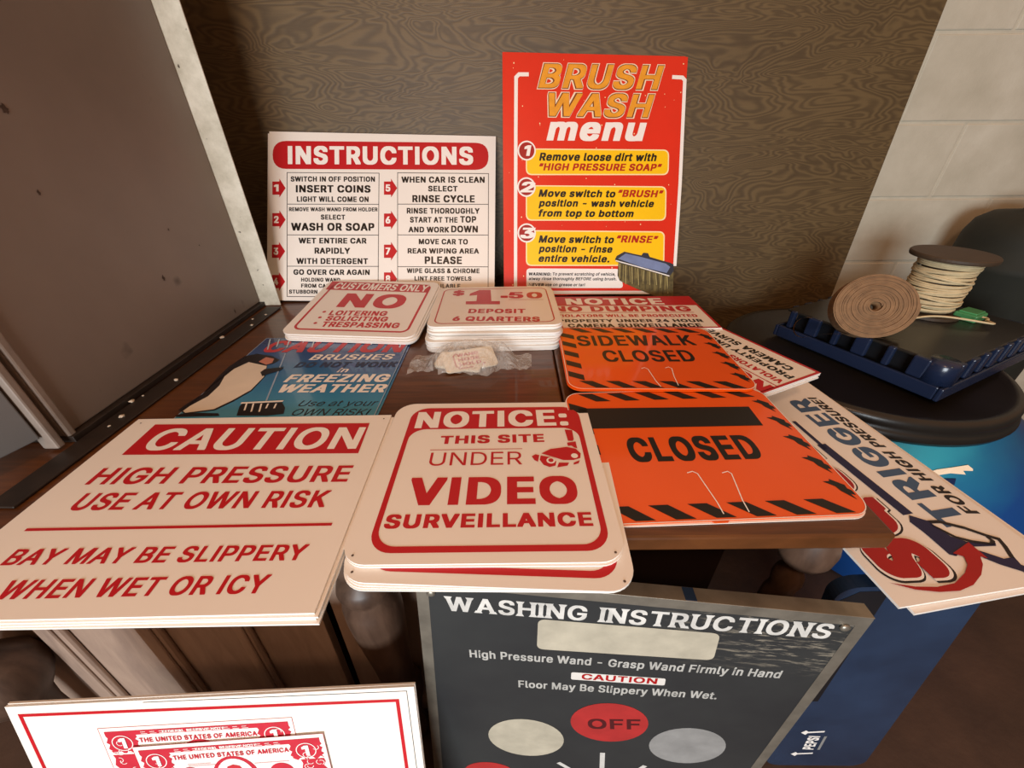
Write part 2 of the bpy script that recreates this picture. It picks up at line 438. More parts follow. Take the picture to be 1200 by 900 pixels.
# ------------------------------------------------------------------ table
tb = thing('wooden_table', at(0, 0, 0), 'dark brown wooden table with turned legs and a split top', 'table')
def leaf(x0, x1, nm):
    bm = BM(); box(bm, x0, x1, .3237, 1.19, T - .027, T, .004); return finish(nm, bm, 'table_wood', tb)
leaf(-.30, .0965, 'table_leaf'); leaf(.0985, .489, 'table_leaf')
bm = BM()
for a in ((-.19, .40, .47, .49), (-.19, .40, 1.06, 1.08), (-.19, -.17, .49, 1.06), (.38, .40, .49, 1.06)): box(bm, *a, T - .42, T - .0275)
finish('apron', bm, 'dark_wood', tb)
prof = [(.028, 0), (.030, .03), (.024, .06), (.026, .10), (.038, .185), (.043, .20), (.043, .222), (.036, .232), (.030, .240), (.031, .26),
        (.036, .36), (.043, .46), (.046, .52), (.045, .555), (.037, .575), (.040, .585), (.044, .60), (.040, .615), (.026, .63), (.026, .642), (.036, .652), (.045, .668), (.047, .690), (.040, .715), (.034, T - .0275)]
for x, y in ((-.235, .369), (.432, .369), (-.235, 1.13), (.432, 1.13)):
    bm = BM(); lathe(bm, [(r_ * (.82 if z_ > .645 else .5) if x > 0 else r_, z_) for r_, z_ in prof], 32); o = finish('leg', bm, 'leg_wood', tb, True); o.location = (x, y, 0)

# dresser to the left, its top level with the table
dr = thing('wooden_dresser', at(0, 0, 0), 'brown wooden dresser with grooved front beside the table, under the metal cabinet', 'dresser')
bm = BM(); box(bm, -1.45, -.303, .30, 1.19, T - .03, T - .001, .004); finish('top', bm, 'table_wood', dr)
bm = BM(); box(bm, -1.4, -.375, 0, .02, -.35, .36, .001); o = finish('front_panel', bm, 'dresser_wood', dr)
fm = Matrix.Translation((0, .412, T - .43)) @ Matrix.Rotation(-.06, 4, 'X'); o.matrix_local = fm
bm = BM(); box(bm, -.357, -.10, 0, .012, -.35, .30, .001); o = finish('dresser_front_piece', bm, 'dresser_wood'); o.matrix_world = fm @ Matrix.Translation((0, .012, 0))  # right-hand piece of the dresser front, built as a separate object
tag(o, 'right-hand piece of the brown wooden dresser front, behind the front left table leg', 'board')
bm = BM(); box(bm, -1.4, -.33, .455, 1.15, .02, T - .031); finish('carcass', bm, 'dark_wood', dr)
for x, wd in ((-.712, .040), (-.53, .028), (-.905, .045)):
    bm = BM(); box(bm, x - wd / 2, x + wd / 2, -.014, 0, -.33, .34, .006); box(bm, x - wd * .32, x + wd * .32, -.02, -.0135, -.33, .34, .003)
    o = finish('moulding', bm, 'dresser_wood', dr); o.matrix_local = fm
bm = BM(); lathe(bm, [(.03, 0), (.034, .05), (.028, .12), (.030, .2), (.036, .245), (.05, .27), (.064, .30), (.068, .325), (.062, .36), (.045, .385), (.036, .40), (.04, .43), (.05, .5), (.05, .6), (.04, T - .031)], 36)
o = finish('leg', bm, 'leg_wood', dr, True); o.location = (-.975, .345, 0)

# ------------------------------------------------------------------ metal cabinet on the dresser
cb = thing('metal_cabinet', at(-.745, .52, T), 'tall grey steel cabinet with a pale flange at its rear corner, left of the signs', 'cabinet')
bm = BM(); box(bm, -.6, 0, 0, .618, .012, 1.35, .003); finish('body', bm, 'cabinet', cb)
bm = BM(); box(bm, -.02, .057, .619, .623, -.0, 1.35, .001); finish('flange', bm, 'flange', cb)
for yy, zz, sx_, sz_ in ((.20, .47, .0045, .006), (.33, .175, .003, .006), (.50, .03, .002, .006), (.47, .21, .0015, .002), (.18, .36, .002, .004), (.40, .26, .0015, .0025)):
    bm = BM(); pts = [(sx_ * (1 + .35 * math.sin(k * 2.3 + yy * 40)) * math.cos(k * math.pi / 9), sz_ * (1 + .3 * math.cos(k * 1.7)) * math.sin(k * math.pi / 9)) for k in range(18)]
    flat_poly(bm, pts, 0); o = finish('stain', bm, 'stain', cb, None)
    o.matrix_local = Matrix.Translation((.0006, yy, zz)) @ Matrix(((0, 0, 1, 0), (1, 0, 0, 0), (0, 1, 0, 0), (0, 0, 0, 1)))
for y in (-.022, .0015):
    bm = BM(); box(bm, -.02, .006, y, y + .013, .004, 1.35, .003); finish('edge_strip', bm, 'moulding', cb)
bm = BM(); box(bm, -.022, 0, -.27, 0, .03, 1.33, .002); o = finish('door', bm, 'cabinet_blue', cb)
o.location = (-.004, -.026, 0); o.rotation_euler = (0, 0, -math.radians(18))
bm = BM(); box(bm, -.6, .012, .0, .62, 0, .0118, .001); finish('plinth', bm, 'grime', cb)
bm = BM(); box(bm, .005, .047, -.14, .60, .0003, .004, .0015); 
o = finish('rubber_strip', bm, 'grime'); o.matrix_world = at(-.735, .52, T) @ Matrix.Rotation(-.02, 4, 'Z')
tag(o, 'black grimy strip lying along the foot of the steel cabinet', 'strip')
rr = random.Random(5)
for i in range(9):
    bm = BM(); bmesh.ops.create_icosphere(bm, subdivisions=2, radius=rr.uniform(.002, .0055))
    for v_ in bm.verts: v_.co *= 1 + .6 * noise.noise(v_.co * 300 + Vector((i, 0, 0))); v_.co.z *= .45; v_.co.x *= rr.uniform(.95, 1.05)
    y = .50 + rr.random() ** .8 * .56
    o = finish('paint_chip', bm, 'crumb'); o.location = (-.70 + rr.uniform(-.035, .014), y, T + .0055); o.rotation_euler.z = rr.uniform(0, 3)
    tag(o, 'small pale paint chip on the dark strip by the cabinet foot', 'chip', 'paint chips along the cabinet foot')

# artwork of each sign, in metres on the sign face (x from its centre line, y from its lower edge)
ART = {
 'instr': [
  ('p', 'banner', [(-0.3307, 0.4797), (0.319, 0.487), (0.3197, 0.4047), (-0.3301, 0.3951)], 'red', {'round': 0.06}),
  ('t', 'INSTRUCTIONS', (-0.2845, 0.4101), (0.2729, 0.4193), 0.0545, 'white', {'wt': 0.05, 'ly': 2}),
  ('l', 'grid_line', [(-0.2868, 0.385), (-0.0114, 0.3885), (-0.0116, 0.0139), (-0.2842, 0.0116), (-0.2868, 0.385)], 0.0018, 'black', {}),
  ('l', 'grid_line', [(-0.2862, 0.29), (-0.0113, 0.2943)], 0.0018, 'black', {}),
  ('l', 'grid_line', [(-0.2855, 0.1974), (-0.0105, 0.2013)], 0.0018, 'black', {}),
  ('l', 'grid_line', [(-0.2849, 0.1029), (-0.0098, 0.1064)], 0.0018, 'black', {}),
  ('l', 'grid_line', [(0.0445, 0.3909), (0.3198, 0.3937), (0.3218, 0.0184), (0.0475, 0.016), (0.0445, 0.3909)], 0.0018, 'black', {}),
  ('l', 'grid_line', [(0.0453, 0.296), (0.3206, 0.3003)], 0.0018, 'black', {}),
  ('l', 'grid_line', [(0.046, 0.2029), (0.3215, 0.2068)], 0.0018, 'black', {}),
  ('l', 'grid_line', [(0.0468, 0.1066), (0.3223, 0.1101)], 0.0018, 'black', {}),
  ('t', 'SWITCH IN OFF POSITION', (-0.2758, 0.3582), (-0.0234, 0.3624), 0.0154, 'black', {'wt': 0.04}),
  ('t', 'INSERT COINS', (-0.2603, 0.3258), (-0.0366, 0.3293), 0.0219, 'black', {'wt': 0.035}),
  ('t', 'LIGHT WILL COME ON', (-0.2569, 0.2976), (-0.0421, 0.3008), 0.0161, 'black', {'wt': 0.04}),
  ('t', 'REMOVE WASH WAND FROM HOLDER', (-0.2803, 0.2689), (-0.015, 0.2729), 0.0116, 'black', {'wt': 0.04}),
  ('t', 'SELECT', (-0.1851, 0.2454), (-0.1122, 0.2461), 0.0148, 'black', {'wt': 0.04}),
  ('t', 'WASH OR SOAP', (-0.2735, 0.2105), (-0.0241, 0.214), 0.0232, 'black', {'wt': 0.035}),
  ('t', 'WET ENTIRE CAR', (-0.2509, 0.1723), (-0.0476, 0.1749), 0.0168, 'black', {'wt': 0.04}),
  ('t', 'RAPIDLY', (-0.2029, 0.1421), (-0.0967, 0.1432), 0.018, 'black', {'wt': 0.04}),
  ('t', 'WITH DETERGENT', (-0.2569, 0.1104), (-0.0426, 0.113), 0.0174, 'black', {'wt': 0.04}),
  ('t', 'GO OVER CAR AGAIN', (-0.2656, 0.0775), (-0.0372, 0.0801), 0.0161, 'black', {'wt': 0.04}),
  ('t', 'HOLDING WAND', (-0.2425, 0.0572), (-0.1255, 0.0582), 0.0116, 'black', {'wt': 0.04}),
  ('t', 'FROM CAR', (-0.2423, 0.0392), (-0.1574, 0.0397), 0.0116, 'black', {'wt': 0.04}),
  ('t', 'STUBBORN', (-0.2785, 0.0207), (-0.1937, 0.0212), 0.0116, 'black', {'wt': 0.04}),
  ('t', 'WHEN CAR IS CLEAN', (0.0563, 0.3614), (0.3084, 0.3656), 0.0181, 'black', {'wt': 0.04}),
  ('t', 'SELECT', (0.1371, 0.3364), (0.2263, 0.3374), 0.0168, 'black', {'wt': 0.04}),
  ('t', 'RINSE CYCLE', (0.0897, 0.3026), (0.2784, 0.3053), 0.0214, 'black', {'wt': 0.04}),
  ('t', 'RINSE THOROUGHLY', (0.0732, 0.268), (0.2936, 0.2712), 0.0168, 'black', {'wt': 0.04}),
  ('t', 'START AT THE', (0.0831, 0.241), (0.2271, 0.2429), 0.0168, 'black', {'wt': 0.04}),
  ('t', 'TOP', (0.2349, 0.2436), (0.2835, 0.2438), 0.0195, 'black', {'wt': 0.04}),
  ('t', 'AND WORK', (0.0788, 0.2112), (0.2015, 0.2126), 0.0168, 'black', {'wt': 0.04}),
  ('t', 'DOWN', (0.2079, 0.2134), (0.2889, 0.2141), 0.0201, 'black', {'wt': 0.04}),
  ('t', 'MOVE CAR TO', (0.1101, 0.1755), (0.2588, 0.1772), 0.0162, 'black', {'wt': 0.04}),
  ('t', 'REAR WIPING AREA', (0.0768, 0.1471), (0.2928, 0.1499), 0.0156, 'black', {'wt': 0.04}),
  ('t', 'PLEASE', (0.1286, 0.1162), (0.2412, 0.1173), 0.0227, 'black', {'wt': 0.04}),
  ('t', 'WIPE GLASS & CHROME', (0.0747, 0.0876), (0.2952, 0.0902), 0.0143, 'black', {'wt': 0.04}),
  ('t', 'LINT FREE TOWELS', (0.0981, 0.0653), (0.2708, 0.0671), 0.013, 'black', {'wt': 0.04}),
  ('t', 'AVAILABLE', (0.1383, 0.0432), (0.2373, 0.0439), 0.013, 'black', {'wt': 0.04}),
  ('p', 'step_arrow', [(-0.3305, 0.3572), (-0.3095, 0.3576), (-0.3096, 0.3659), (-0.291, 0.338), (-0.3092, 0.3095), (-0.3093, 0.3178), (-0.3302, 0.3174)], 'red', {}),
  ('t', '1', (-0.3252, 0.3271), (-0.3112, 0.3274), 0.0212, 'white', {'wt': 0.05, 'ly': 2}),
  ('p', 'step_arrow', [(-0.3299, 0.2622), (-0.3089, 0.2626), (-0.3089, 0.2709), (-0.2903, 0.243), (-0.3085, 0.2144), (-0.3086, 0.2228), (-0.3296, 0.2224)], 'red', {}),
  ('t', '2', (-0.3246, 0.2321), (-0.3106, 0.2324), 0.0212, 'white', {'wt': 0.05, 'ly': 2}),
  ('p', 'step_arrow', [(-0.3305, 0.1671), (-0.3095, 0.1675), (-0.3096, 0.1758), (-0.2909, 0.1478), (-0.3092, 0.1193), (-0.3092, 0.1276), (-0.3302, 0.1273)], 'red', {}),
  ('t', '3', (-0.3252, 0.137), (-0.3112, 0.1372), 0.0212, 'white', {'wt': 0.05, 'ly': 2}),
  ('p', 'step_arrow', [(-0.3299, 0.0759), (-0.3089, 0.0762), (-0.3089, 0.0846), (-0.2903, 0.0565), (-0.3085, 0.028), (-0.3086, 0.0363), (-0.3296, 0.036)], 'red', {}),
  ('t', '4', (-0.3246, 0.0458), (-0.3106, 0.0459), 0.0212, 'white', {'wt': 0.05, 'ly': 2}),
  ('p', 'step_arrow', [(0.0036, 0.3636), (0.0248, 0.364), (0.0247, 0.3724), (0.0436, 0.3444), (0.0252, 0.3156), (0.0251, 0.324), (0.0039, 0.3236)], 'red', {}),
  ('t', '5', (0.009, 0.3334), (0.0231, 0.3336), 0.0213, 'white', {'wt': 0.05, 'ly': 2}),
  ('p', 'step_arrow', [(0.0044, 0.2668), (0.0256, 0.2672), (0.0255, 0.2756), (0.0444, 0.2475), (0.026, 0.2187), (0.0259, 0.2271), (0.0047, 0.2268)], 'red', {}),
  ('t', '6', (0.0097, 0.2365), (0.0239, 0.2368), 0.0213, 'white', {'wt': 0.05, 'ly': 2}),
  ('p', 'step_arrow', [(0.0051, 0.1725), (0.0263, 0.1729), (0.0263, 0.1813), (0.0452, 0.1531), (0.0267, 0.1244), (0.0267, 0.1328), (0.0054, 0.1325)], 'red', {}),
  ('t', '7', (0.0105, 0.1422), (0.0246, 0.1425), 0.0213, 'white', {'wt': 0.05, 'ly': 2}),
  ('p', 'step_arrow', [(0.0058, 0.0885), (0.027, 0.0888), (0.0269, 0.0972), (0.0458, 0.0691), (0.0274, 0.0403), (0.0273, 0.0487), (0.0061, 0.0484)], 'red', {}),
  ('t', '8', (0.0112, 0.0582), (0.0253, 0.0584), 0.0213, 'white', {'wt': 0.05, 'ly': 2}),
 ],
 'menu': [
  ('l', 'bracket', [(-0.1919, 0.6065), (-0.2192, 0.6059), (-0.2275, 0.5984), (-0.2283, 0.4618), (-0.2289, 0.0129)], 0.01, 'white', {}),
  ('l', 'bracket', [(0.2185, 0.6084), (0.2485, 0.6076), (0.2559, 0.601), (0.2639, 0.326), (0.2659, 0.0887)], 0.01, 'white', {}),
  ('l', 'bracket', [(-0.2107, 0.0085), (0.2045, 0.0086)], 0.01, 'white', {}),
  ('t', 'BRUSH', (-0.1692, 0.5693), (0.1818, 0.5717), 0.0679, 'cream', {'wt': 0.085, 'shear': 0.24, 'ly': 1}),
  ('t', 'WASH', (-0.1388, 0.4977), (0.1591, 0.499), 0.0668, 'cream', {'wt': 0.085, 'shear': 0.24, 'ly': 1}),
  ('t', 'BRUSH', (-0.1667, 0.5716), (0.1791, 0.5739), 0.0635, 'brown', {'wt': 0.05, 'shear': 0.24, 'ly': 2}),
  ('t', 'WASH', (-0.1363, 0.5), (0.1563, 0.5012), 0.0623, 'brown', {'wt': 0.05, 'shear': 0.24, 'ly': 2}),
  ('t', 'BRUSH', (-0.1646, 0.5735), (0.1768, 0.5758), 0.0598, 'gold', {'wt': 0.02, 'shear': 0.24, 'ly': 3}),
  ('t', 'WASH', (-0.1342, 0.5019), (0.154, 0.5031), 0.0585, 'gold', {'wt': 0.02, 'shear': 0.24, 'ly': 3}),
  ('t', 'menu', (-0.1396, 0.4377), (0.1392, 0.4404), 0.0633, 'white', {'wt': 0.05, 'shear': 0.2, 'ly': 1, 'xfit': 1}),
  ('p', 'text_panel', [(-0.1992, 0.4158), (0.224, 0.4188), (0.2273, 0.3491), (-0.1988, 0.344)], 'creamy', {'round': 0.018}),
  ('p', 'text_panel', [(-0.1958, 0.4127), (0.2207, 0.4156), (0.2235, 0.3523), (-0.1954, 0.3472)], 'yellow', {'round': 0.016, 'ly': 2}),
  ('p', 'text_panel', [(-0.1987, 0.3167), (0.2233, 0.3182), (0.2285, 0.2211), (-0.1982, 0.2178)], 'creamy', {'round': 0.018}),
  ('p', 'text_panel', [(-0.1952, 0.3136), (0.22, 0.3148), (0.2247, 0.2244), (-0.1947, 0.2211)], 'yellow', {'round': 0.016, 'ly': 2}),
  ('p', 'text_panel', [(-0.198, 0.1911), (0.2271, 0.1906), (0.2325, 0.0886), (-0.1975, 0.0873)], 'creamy', {'round': 0.018}),
  ('p', 'text_panel', [(-0.1945, 0.1878), (0.2237, 0.1871), (0.2286, 0.0921), (-0.1939, 0.0907)], 'yellow', {'round': 0.016, 'ly': 2}),
  ('t', 'Remove loose dirt with', (-0.1603, 0.3834), (0.1839, 0.3864), 0.0214, 'black', {'wt': 0.04, 'shear': 0.2, 'ly': 3}),
  ('t', '“HIGH PRESSURE SOAP”', (-0.16, 0.3572), (0.2016, 0.3601), 0.0192, 'redt', {'wt': 0.04, 'shear': 0.2, 'ly': 3}),
  ('t', 'Move switch to', (-0.161, 0.2848), (0.0656, 0.2854), 0.0204, 'black', {'wt': 0.04, 'shear': 0.2, 'ly': 3}),
  ('t', '“BRUSH”', (0.0771, 0.2871), (0.2112, 0.2868), 0.0197, 'redt', {'wt': 0.04, 'shear': 0.2, 'ly': 3}),
  ('t', 'position - wash vehicle', (-0.1607, 0.2578), (0.1843, 0.2592), 0.0198, 'black', {'wt': 0.04, 'shear': 0.2, 'ly': 3}),
  ('t', 'from top to bottom', (-0.1603, 0.2297), (0.1239, 0.2303), 0.0199, 'black', {'wt': 0.04, 'shear': 0.2, 'ly': 3}),
  ('t', 'Move switch to', (-0.1595, 0.1551), (0.0673, 0.1546), 0.0212, 'black', {'wt': 0.04, 'shear': 0.2, 'ly': 3}),
  ('t', '“RINSE”', (0.0789, 0.1573), (0.2039, 0.1562), 0.0205, 'redt', {'wt': 0.04, 'shear': 0.2, 'ly': 3}),
  ('t', 'position - rinse', (-0.1592, 0.1278), (0.064, 0.1271), 0.0205, 'black', {'wt': 0.04, 'shear': 0.2, 'ly': 3}),
  ('t', 'entire vehicle.', (-0.1589, 0.0995), (0.0561, 0.0985), 0.0207, 'black', {'wt': 0.04, 'shear': 0.2, 'ly': 3}),
  ('c', 'number_badge', (-0.1966, 0.4096), 0.0265, 'white', {'ly': 3}),
  ('c', 'number_badge', (-0.1966, 0.4096), 0.0223, 'redd', {'ly': 4}),
  ('t', '1', (-0.2034, 0.3954), (-0.188, 0.3956), 0.0281, 'white', {'wt': 0.06, 'shear': 0.15, 'ly': 5}),
  ('c', 'number_badge', (-0.1969, 0.3111), 0.027, 'white', {'ly': 3}),
  ('c', 'number_badge', (-0.1969, 0.3111), 0.0226, 'redd', {'ly': 4}),
  ('t', '2', (-0.216, 0.2964), (-0.1777, 0.2968), 0.029, 'white', {'wt': 0.06, 'shear': 0.15, 'ly': 5}),
  ('c', 'number_badge', (-0.1953, 0.1827), 0.0275, 'white', {'ly': 3}),
  ('c', 'number_badge', (-0.1953, 0.1827), 0.0231, 'redd', {'ly': 4}),
  ('t', '3', (-0.2148, 0.1675), (-0.1757, 0.1677), 0.0302, 'white', {'wt': 0.06, 'shear': 0.15, 'ly': 5}),
  ('p', 'warning_box', [(-0.1956, 0.0803), (0.0937, 0.0794), (0.1077, 0.022), (-0.1953, 0.0218)], 'white', {'round': 0.012}),
  ('t', 'WARNING:', (-0.1883, 0.0595), (-0.1203, 0.0588), 0.0087, 'black', {'wt': 0.06, 'shear': 0.15, 'ly': 3}),
  ('t', 'To prevent scratching of vehicle,', (-0.1149, 0.0597), (0.0791, 0.0592), 0.0088, 'black', {'wt': 0.02, 'shear': 0.15, 'ly': 3}),
  ('t', 'alway rinse thoroughly BEFORE using brush.', (-0.1882, 0.0455), (0.0834, 0.0451), 0.0088, 'black', {'wt': 0.02, 'shear': 0.15, 'ly': 3}),
  ('t', 'NEVER', (-0.1881, 0.0279), (-0.1426, 0.0271), 0.0088, 'black', {'wt': 0.07, 'shear': 0.15, 'ly': 3}),
  ('t', 'use on grease or tar!', (-0.138, 0.028), (-0.0144, 0.0272), 0.0088, 'black', {'wt': 0.02, 'shear': 0.15, 'ly': 3}),
  ('p', 'brush_picture', [(0.0878, 0.1001), (0.0871, 0.0594), (0.0951, 0.044), (0.1055, 0.0389), (0.147, 0.0208), (0.1997, 0.0013), (0.2164, -0.0052), (0.2672, -0.0078), (0.2624, 0.0726), (0.2499, 0.0597)], 'bristle', {'ly': 3}),
  ('l', 'brush_picture', [(0.0925, 0.0952), (0.0938, 0.05)], 0.0022, 'bristle2', {'ly': 4}),
  ('l', 'brush_picture', [(0.0999, 0.0933), (0.099, 0.0459)], 0.0022, 'bristle3', {'ly': 4}),
  ('l', 'brush_picture', [(0.1042, 0.0922), (0.1051, 0.0391)], 0.0022, 'bristle4', {'ly': 4}),
  ('l', 'brush_picture', [(0.1111, 0.0905), (0.1139, 0.033)], 0.0022, 'bristle2', {'ly': 4}),
  ('l', 'brush_picture', [(0.1193, 0.0884), (0.1227, 0.045)], 0.0022, 'bristle3', {'ly': 4}),
  ('l', 'brush_picture', [(0.1233, 0.0874), (0.1287, 0.0397)], 0.0022, 'bristle4', {'ly': 4}),
  ('l', 'brush_picture', [(0.1307, 0.0856), (0.1348, 0.0349)], 0.0022, 'bristle2', {'ly': 4}),
  ('l', 'brush_picture', [(0.1355, 0.0844), (0.139, 0.0332)], 0.0022, 'bristle3', {'ly': 4}),
  ('l', 'brush_picture', [(0.1425, 0.0826), (0.1471, 0.0511)], 0.0022, 'bristle4', {'ly': 4}),
  ('l', 'brush_picture', [(0.1493, 0.0809), (0.1551, 0.0308)], 0.0022, 'bristle2', {'ly': 4}),
  ('l', 'brush_picture', [(0.1563, 0.0792), (0.1589, 0.0235)], 0.0022, 'bristle3', {'ly': 4}),
  ('l', 'brush_picture', [(0.1629, 0.0775), (0.1688, 0.0347)], 0.0022, 'bristle4', {'ly': 4}),
  ('l', 'brush_picture', [(0.1694, 0.0759), (0.1687, 0.0425)], 0.0022, 'bristle2', {'ly': 4}),
  ('l', 'brush_picture', [(0.1735, 0.0749), (0.1766, 0.0178)], 0.0022, 'bristle3', {'ly': 4}),
  ('l', 'brush_picture', [(0.1811, 0.073), (0.1837, 0.034)], 0.0022, 'bristle4', {'ly': 4}),
  ('l', 'brush_picture', [(0.1866, 0.0716), (0.1899, 0.0312)], 0.0022, 'bristle2', {'ly': 4}),
  ('l', 'brush_picture', [(0.1936, 0.0699), (0.1986, 0.0144)], 0.0022, 'bristle3', {'ly': 4}),
  ('l', 'brush_picture', [(0.201, 0.068), (0.2083, 0.0138)], 0.0022, 'bristle4', {'ly': 4}),
  ('l', 'brush_picture', [(0.2065, 0.0666), (0.2116, 0.0313)], 0.0022, 'bristle2', {'ly': 4}),
  ('l', 'brush_picture', [(0.2137, 0.0648), (0.2181, 0.0092)], 0.0022, 'bristle3', {'ly': 4}),
  ('l', 'brush_picture', [(0.2192, 0.0634), (0.2243, 0.0268)], 0.0022, 'bristle4', {'ly': 4}),
  ('l', 'brush_picture', [(0.2251, 0.062), (0.2245, 0.0232)], 0.0022, 'bristle2', {'ly': 4}),
  ('l', 'brush_picture', [(0.2323, 0.0602), (0.2333, 0.0021)], 0.0022, 'bristle3', {'ly': 4}),
  ('l', 'brush_picture', [(0.2385, 0.0586), (0.2389, 0.0164)], 0.0022, 'bristle4', {'ly': 4}),
  ('l', 'brush_picture', [(0.2431, 0.0575), (0.2498, 0.0054)], 0.0022, 'bristle2', {'ly': 4}),
  ('l', 'brush_picture', [(0.2487, 0.0561), (0.2487, 0.0082)], 0.0022, 'bristle3', {'ly': 4}),
  ('p', 'brush_picture', [(0.0768, 0.1076), (0.0816, 0.1177), (0.1048, 0.1303), (0.133, 0.1242), (0.1586, 0.1193), (0.1634, 0.1276), (0.1782, 0.1262), (0.1847, 0.1151), (0.2197, 0.1056), (0.2497, 0.0981), (0.2609, 0.0931), (0.2624, 0.0726), (0.2501, 0.0572), (0.1569, 0.0813), (0.0811, 0.1006)], 'brushtop', {'ly': 5}),
  ('p', 'brush_picture', [(0.086, 0.1097), (0.1091, 0.1249), (0.1602, 0.1142), (0.2365, 0.0955), (0.2507, 0.0854), (0.2412, 0.0674), (0.1566, 0.0864)], 'brushblue', {'ly': 6}),
  ('l', 'brush_picture', [(0.0788, 0.1038), (0.1567, 0.0838), (0.25, 0.0584)], 0.003, 'white', {'ly': 7}),
 ],
 'caution': [
  ('p', 'banner', [(-0.1795, 0.326), (0.1885, 0.3195), (0.192, 0.244), (-0.1762, 0.2499)], 'red', {}),
  ('t', 'CAUTION', (-0.1566, 0.2592), (0.1854, 0.254), 0.0541, 'white', {'wt': 0.03, 'ly': 2}),
  ('t', 'HIGH PRESSURE', (-0.1798, 0.1882), (0.1938, 0.1844), 0.0329, 'red', {'wt': 0.02}),
  ('t', 'USE AT OWN RISK', (-0.1623, 0.1419), (0.1783, 0.139), 0.0297, 'red', {'wt': 0.02}),
  ('l', 'rule', [(-0.1872, 0.1121), (0.1991, 0.1113)], 0.0042, 'red', {}),
  ('t', 'BAY MAY BE SLIPPERY', (-0.1681, 0.0625), (0.1828, 0.0612), 0.0213, 'red', {'wt': 0.02}),
  ('t', 'WHEN WET OR ICY', (-0.1332, 0.0215), (0.1561, 0.0222), 0.0219, 'red', {'wt': 0.02}),
 ],
 'notice': [
  ('p', 'banner', [(-0.1393, 0.3072), (0.149, 0.3078), (0.154, 0.2457), (-0.1437, 0.2401)], 'red', {'ly': 1}),
  ('t', 'NOTICE:', (-0.1291, 0.2505), (0.1323, 0.254), 0.0453, 'white', {'wt': 0.06, 'ly': 2}),
  ('t', 'THIS SITE', (-0.0804, 0.2099), (0.0879, 0.2124), 0.0199, 'red', {'wt': 0.05}),
  ('l', 'rule', [(-0.0933, 0.196), (0.0517, 0.1968)], 0.0012, 'red', {}),
  ('t', 'UNDER', (-0.0904, 0.1612), (0.0507, 0.1619), 0.0283, 'red', {'wt': 0.0}),
  ('t', 'VIDEO', (-0.1098, 0.0863), (0.1255, 0.0862), 0.0504, 'red', {'wt': 0.055}),
  ('t', 'SURVEILLANCE', (-0.1291, 0.0495), (0.1378, 0.0499), 0.0218, 'red', {'wt': 0.045}),
  ('p', 'camera_symbol', [(0.1238, 0.2431), (0.1361, 0.2411), (0.1358, 0.218), (0.1333, 0.2139), (0.1259, 0.2144)], 'red', {'ly': 1.4}),
  ('p', 'camera_symbol', [(0.1237, 0.2099), (0.1378, 0.2125), (0.1382, 0.1962), (0.1341, 0.1979), (0.1299, 0.2028), (0.1241, 0.2021)], 'red', {'ly': 1.4}),
  ('p', 'camera_symbol', [(0.0809, 0.1853), (0.0959, 0.1953), (0.1219, 0.1997), (0.1354, 0.1954), (0.1418, 0.1843), (0.1397, 0.1741), (0.1286, 0.1698), (0.1131, 0.17), (0.0982, 0.1774)], 'red', {'ly': 1.4}),
  ('c', 'camera_symbol', (0.1315, 0.1791), 0.0052, 'white', {'ly': 2}),
  ('p', 'camera_symbol', [(0.0655, 0.179), (0.0718, 0.1835), (0.0775, 0.1815), (0.0745, 0.1669), (0.0695, 0.1707)], 'red', {'ly': 1.4}),
  ('p', 'camera_symbol', [(0.0796, 0.1807), (0.0774, 0.1713), (0.0825, 0.1602), (0.0911, 0.1554), (0.1002, 0.1581), (0.1024, 0.1672), (0.0942, 0.1767)], 'red', {'ly': 1.4}),
  ('c', 'camera_symbol', (0.0943, 0.1692), 0.0067, 'white', {'ly': 2}),
  ('c', 'camera_symbol', (0.0943, 0.1692), 0.0039, 'red', {'ly': 3}),
  ('p', 'camera_symbol', [(0.106, 0.1646), (0.1214, 0.1643), (0.1181, 0.1579), (0.1024, 0.1545)], 'red', {'ly': 1.4}),
  ('p', 'camera_symbol', [(0.1284, 0.1642), (0.1382, 0.1692), (0.1354, 0.1627), (0.1273, 0.1599)], 'red', {'ly': 1.4}),
 ],
 'closed': [
  ('p', 'blackout_band', [(-0.1685, 0.2434), (0.1391, 0.2336), (0.1365, 0.1821), (-0.1704, 0.1883)], 'black', {}),
  ('t', 'CLOSED', (-0.1085, 0.1087), (0.0976, 0.1061), 0.054, 'black', {'wt': 0.035}),
  ('l', 'slit', [(-0.0352, 0.0829), (-0.0259, 0.0856), (-0.0203, 0.0807), (-0.0154, 0.0286), (-0.0154, 0.0094)], 0.0016, 'white', {'ly': 2}),
  ('l', 'slit', [(0.0166, 0.0804), (0.0262, 0.083), (0.0297, 0.0783), (0.021, 0.0302), (0.0199, 0.0108)], 0.0016, 'white', {'ly': 2}),
 ],
 'sidewalk': [
  ('t', 'SIDEWALK', (-0.1414, 0.1784), (0.1282, 0.1831), 0.0526, 'black', {'wt': 0.02}),
  ('t', 'CLOSED', (-0.0943, 0.105), (0.1016, 0.1076), 0.0511, 'black', {'wt': 0.03}),
  ('l', 'slit', [(-0.0254, 0.0754), (-0.0178, 0.0803), (-0.012, 0.0734), (-0.0091, 0.0305), (-0.0052, 0.0071)], 0.0016, 'white', {'ly': 2}),
  ('l', 'slit', [(0.0243, 0.0785), (0.0319, 0.0827), (0.0372, 0.0772), (0.0317, 0.0436), (0.0298, 0.0122)], 0.0016, 'white', {'ly': 2}),
 ],
 'nodump': [
  ('t', 'NOTICE', (-0.1686, 0.159), (0.1091, 0.1571), 0.0492, 'white', {'wt': 0.06, 'ly': 2}),
  ('t', 'NO DUMPING', (-0.2113, 0.1107), (0.1678, 0.1073), 0.0379, 'red', {'wt': 0.05}),
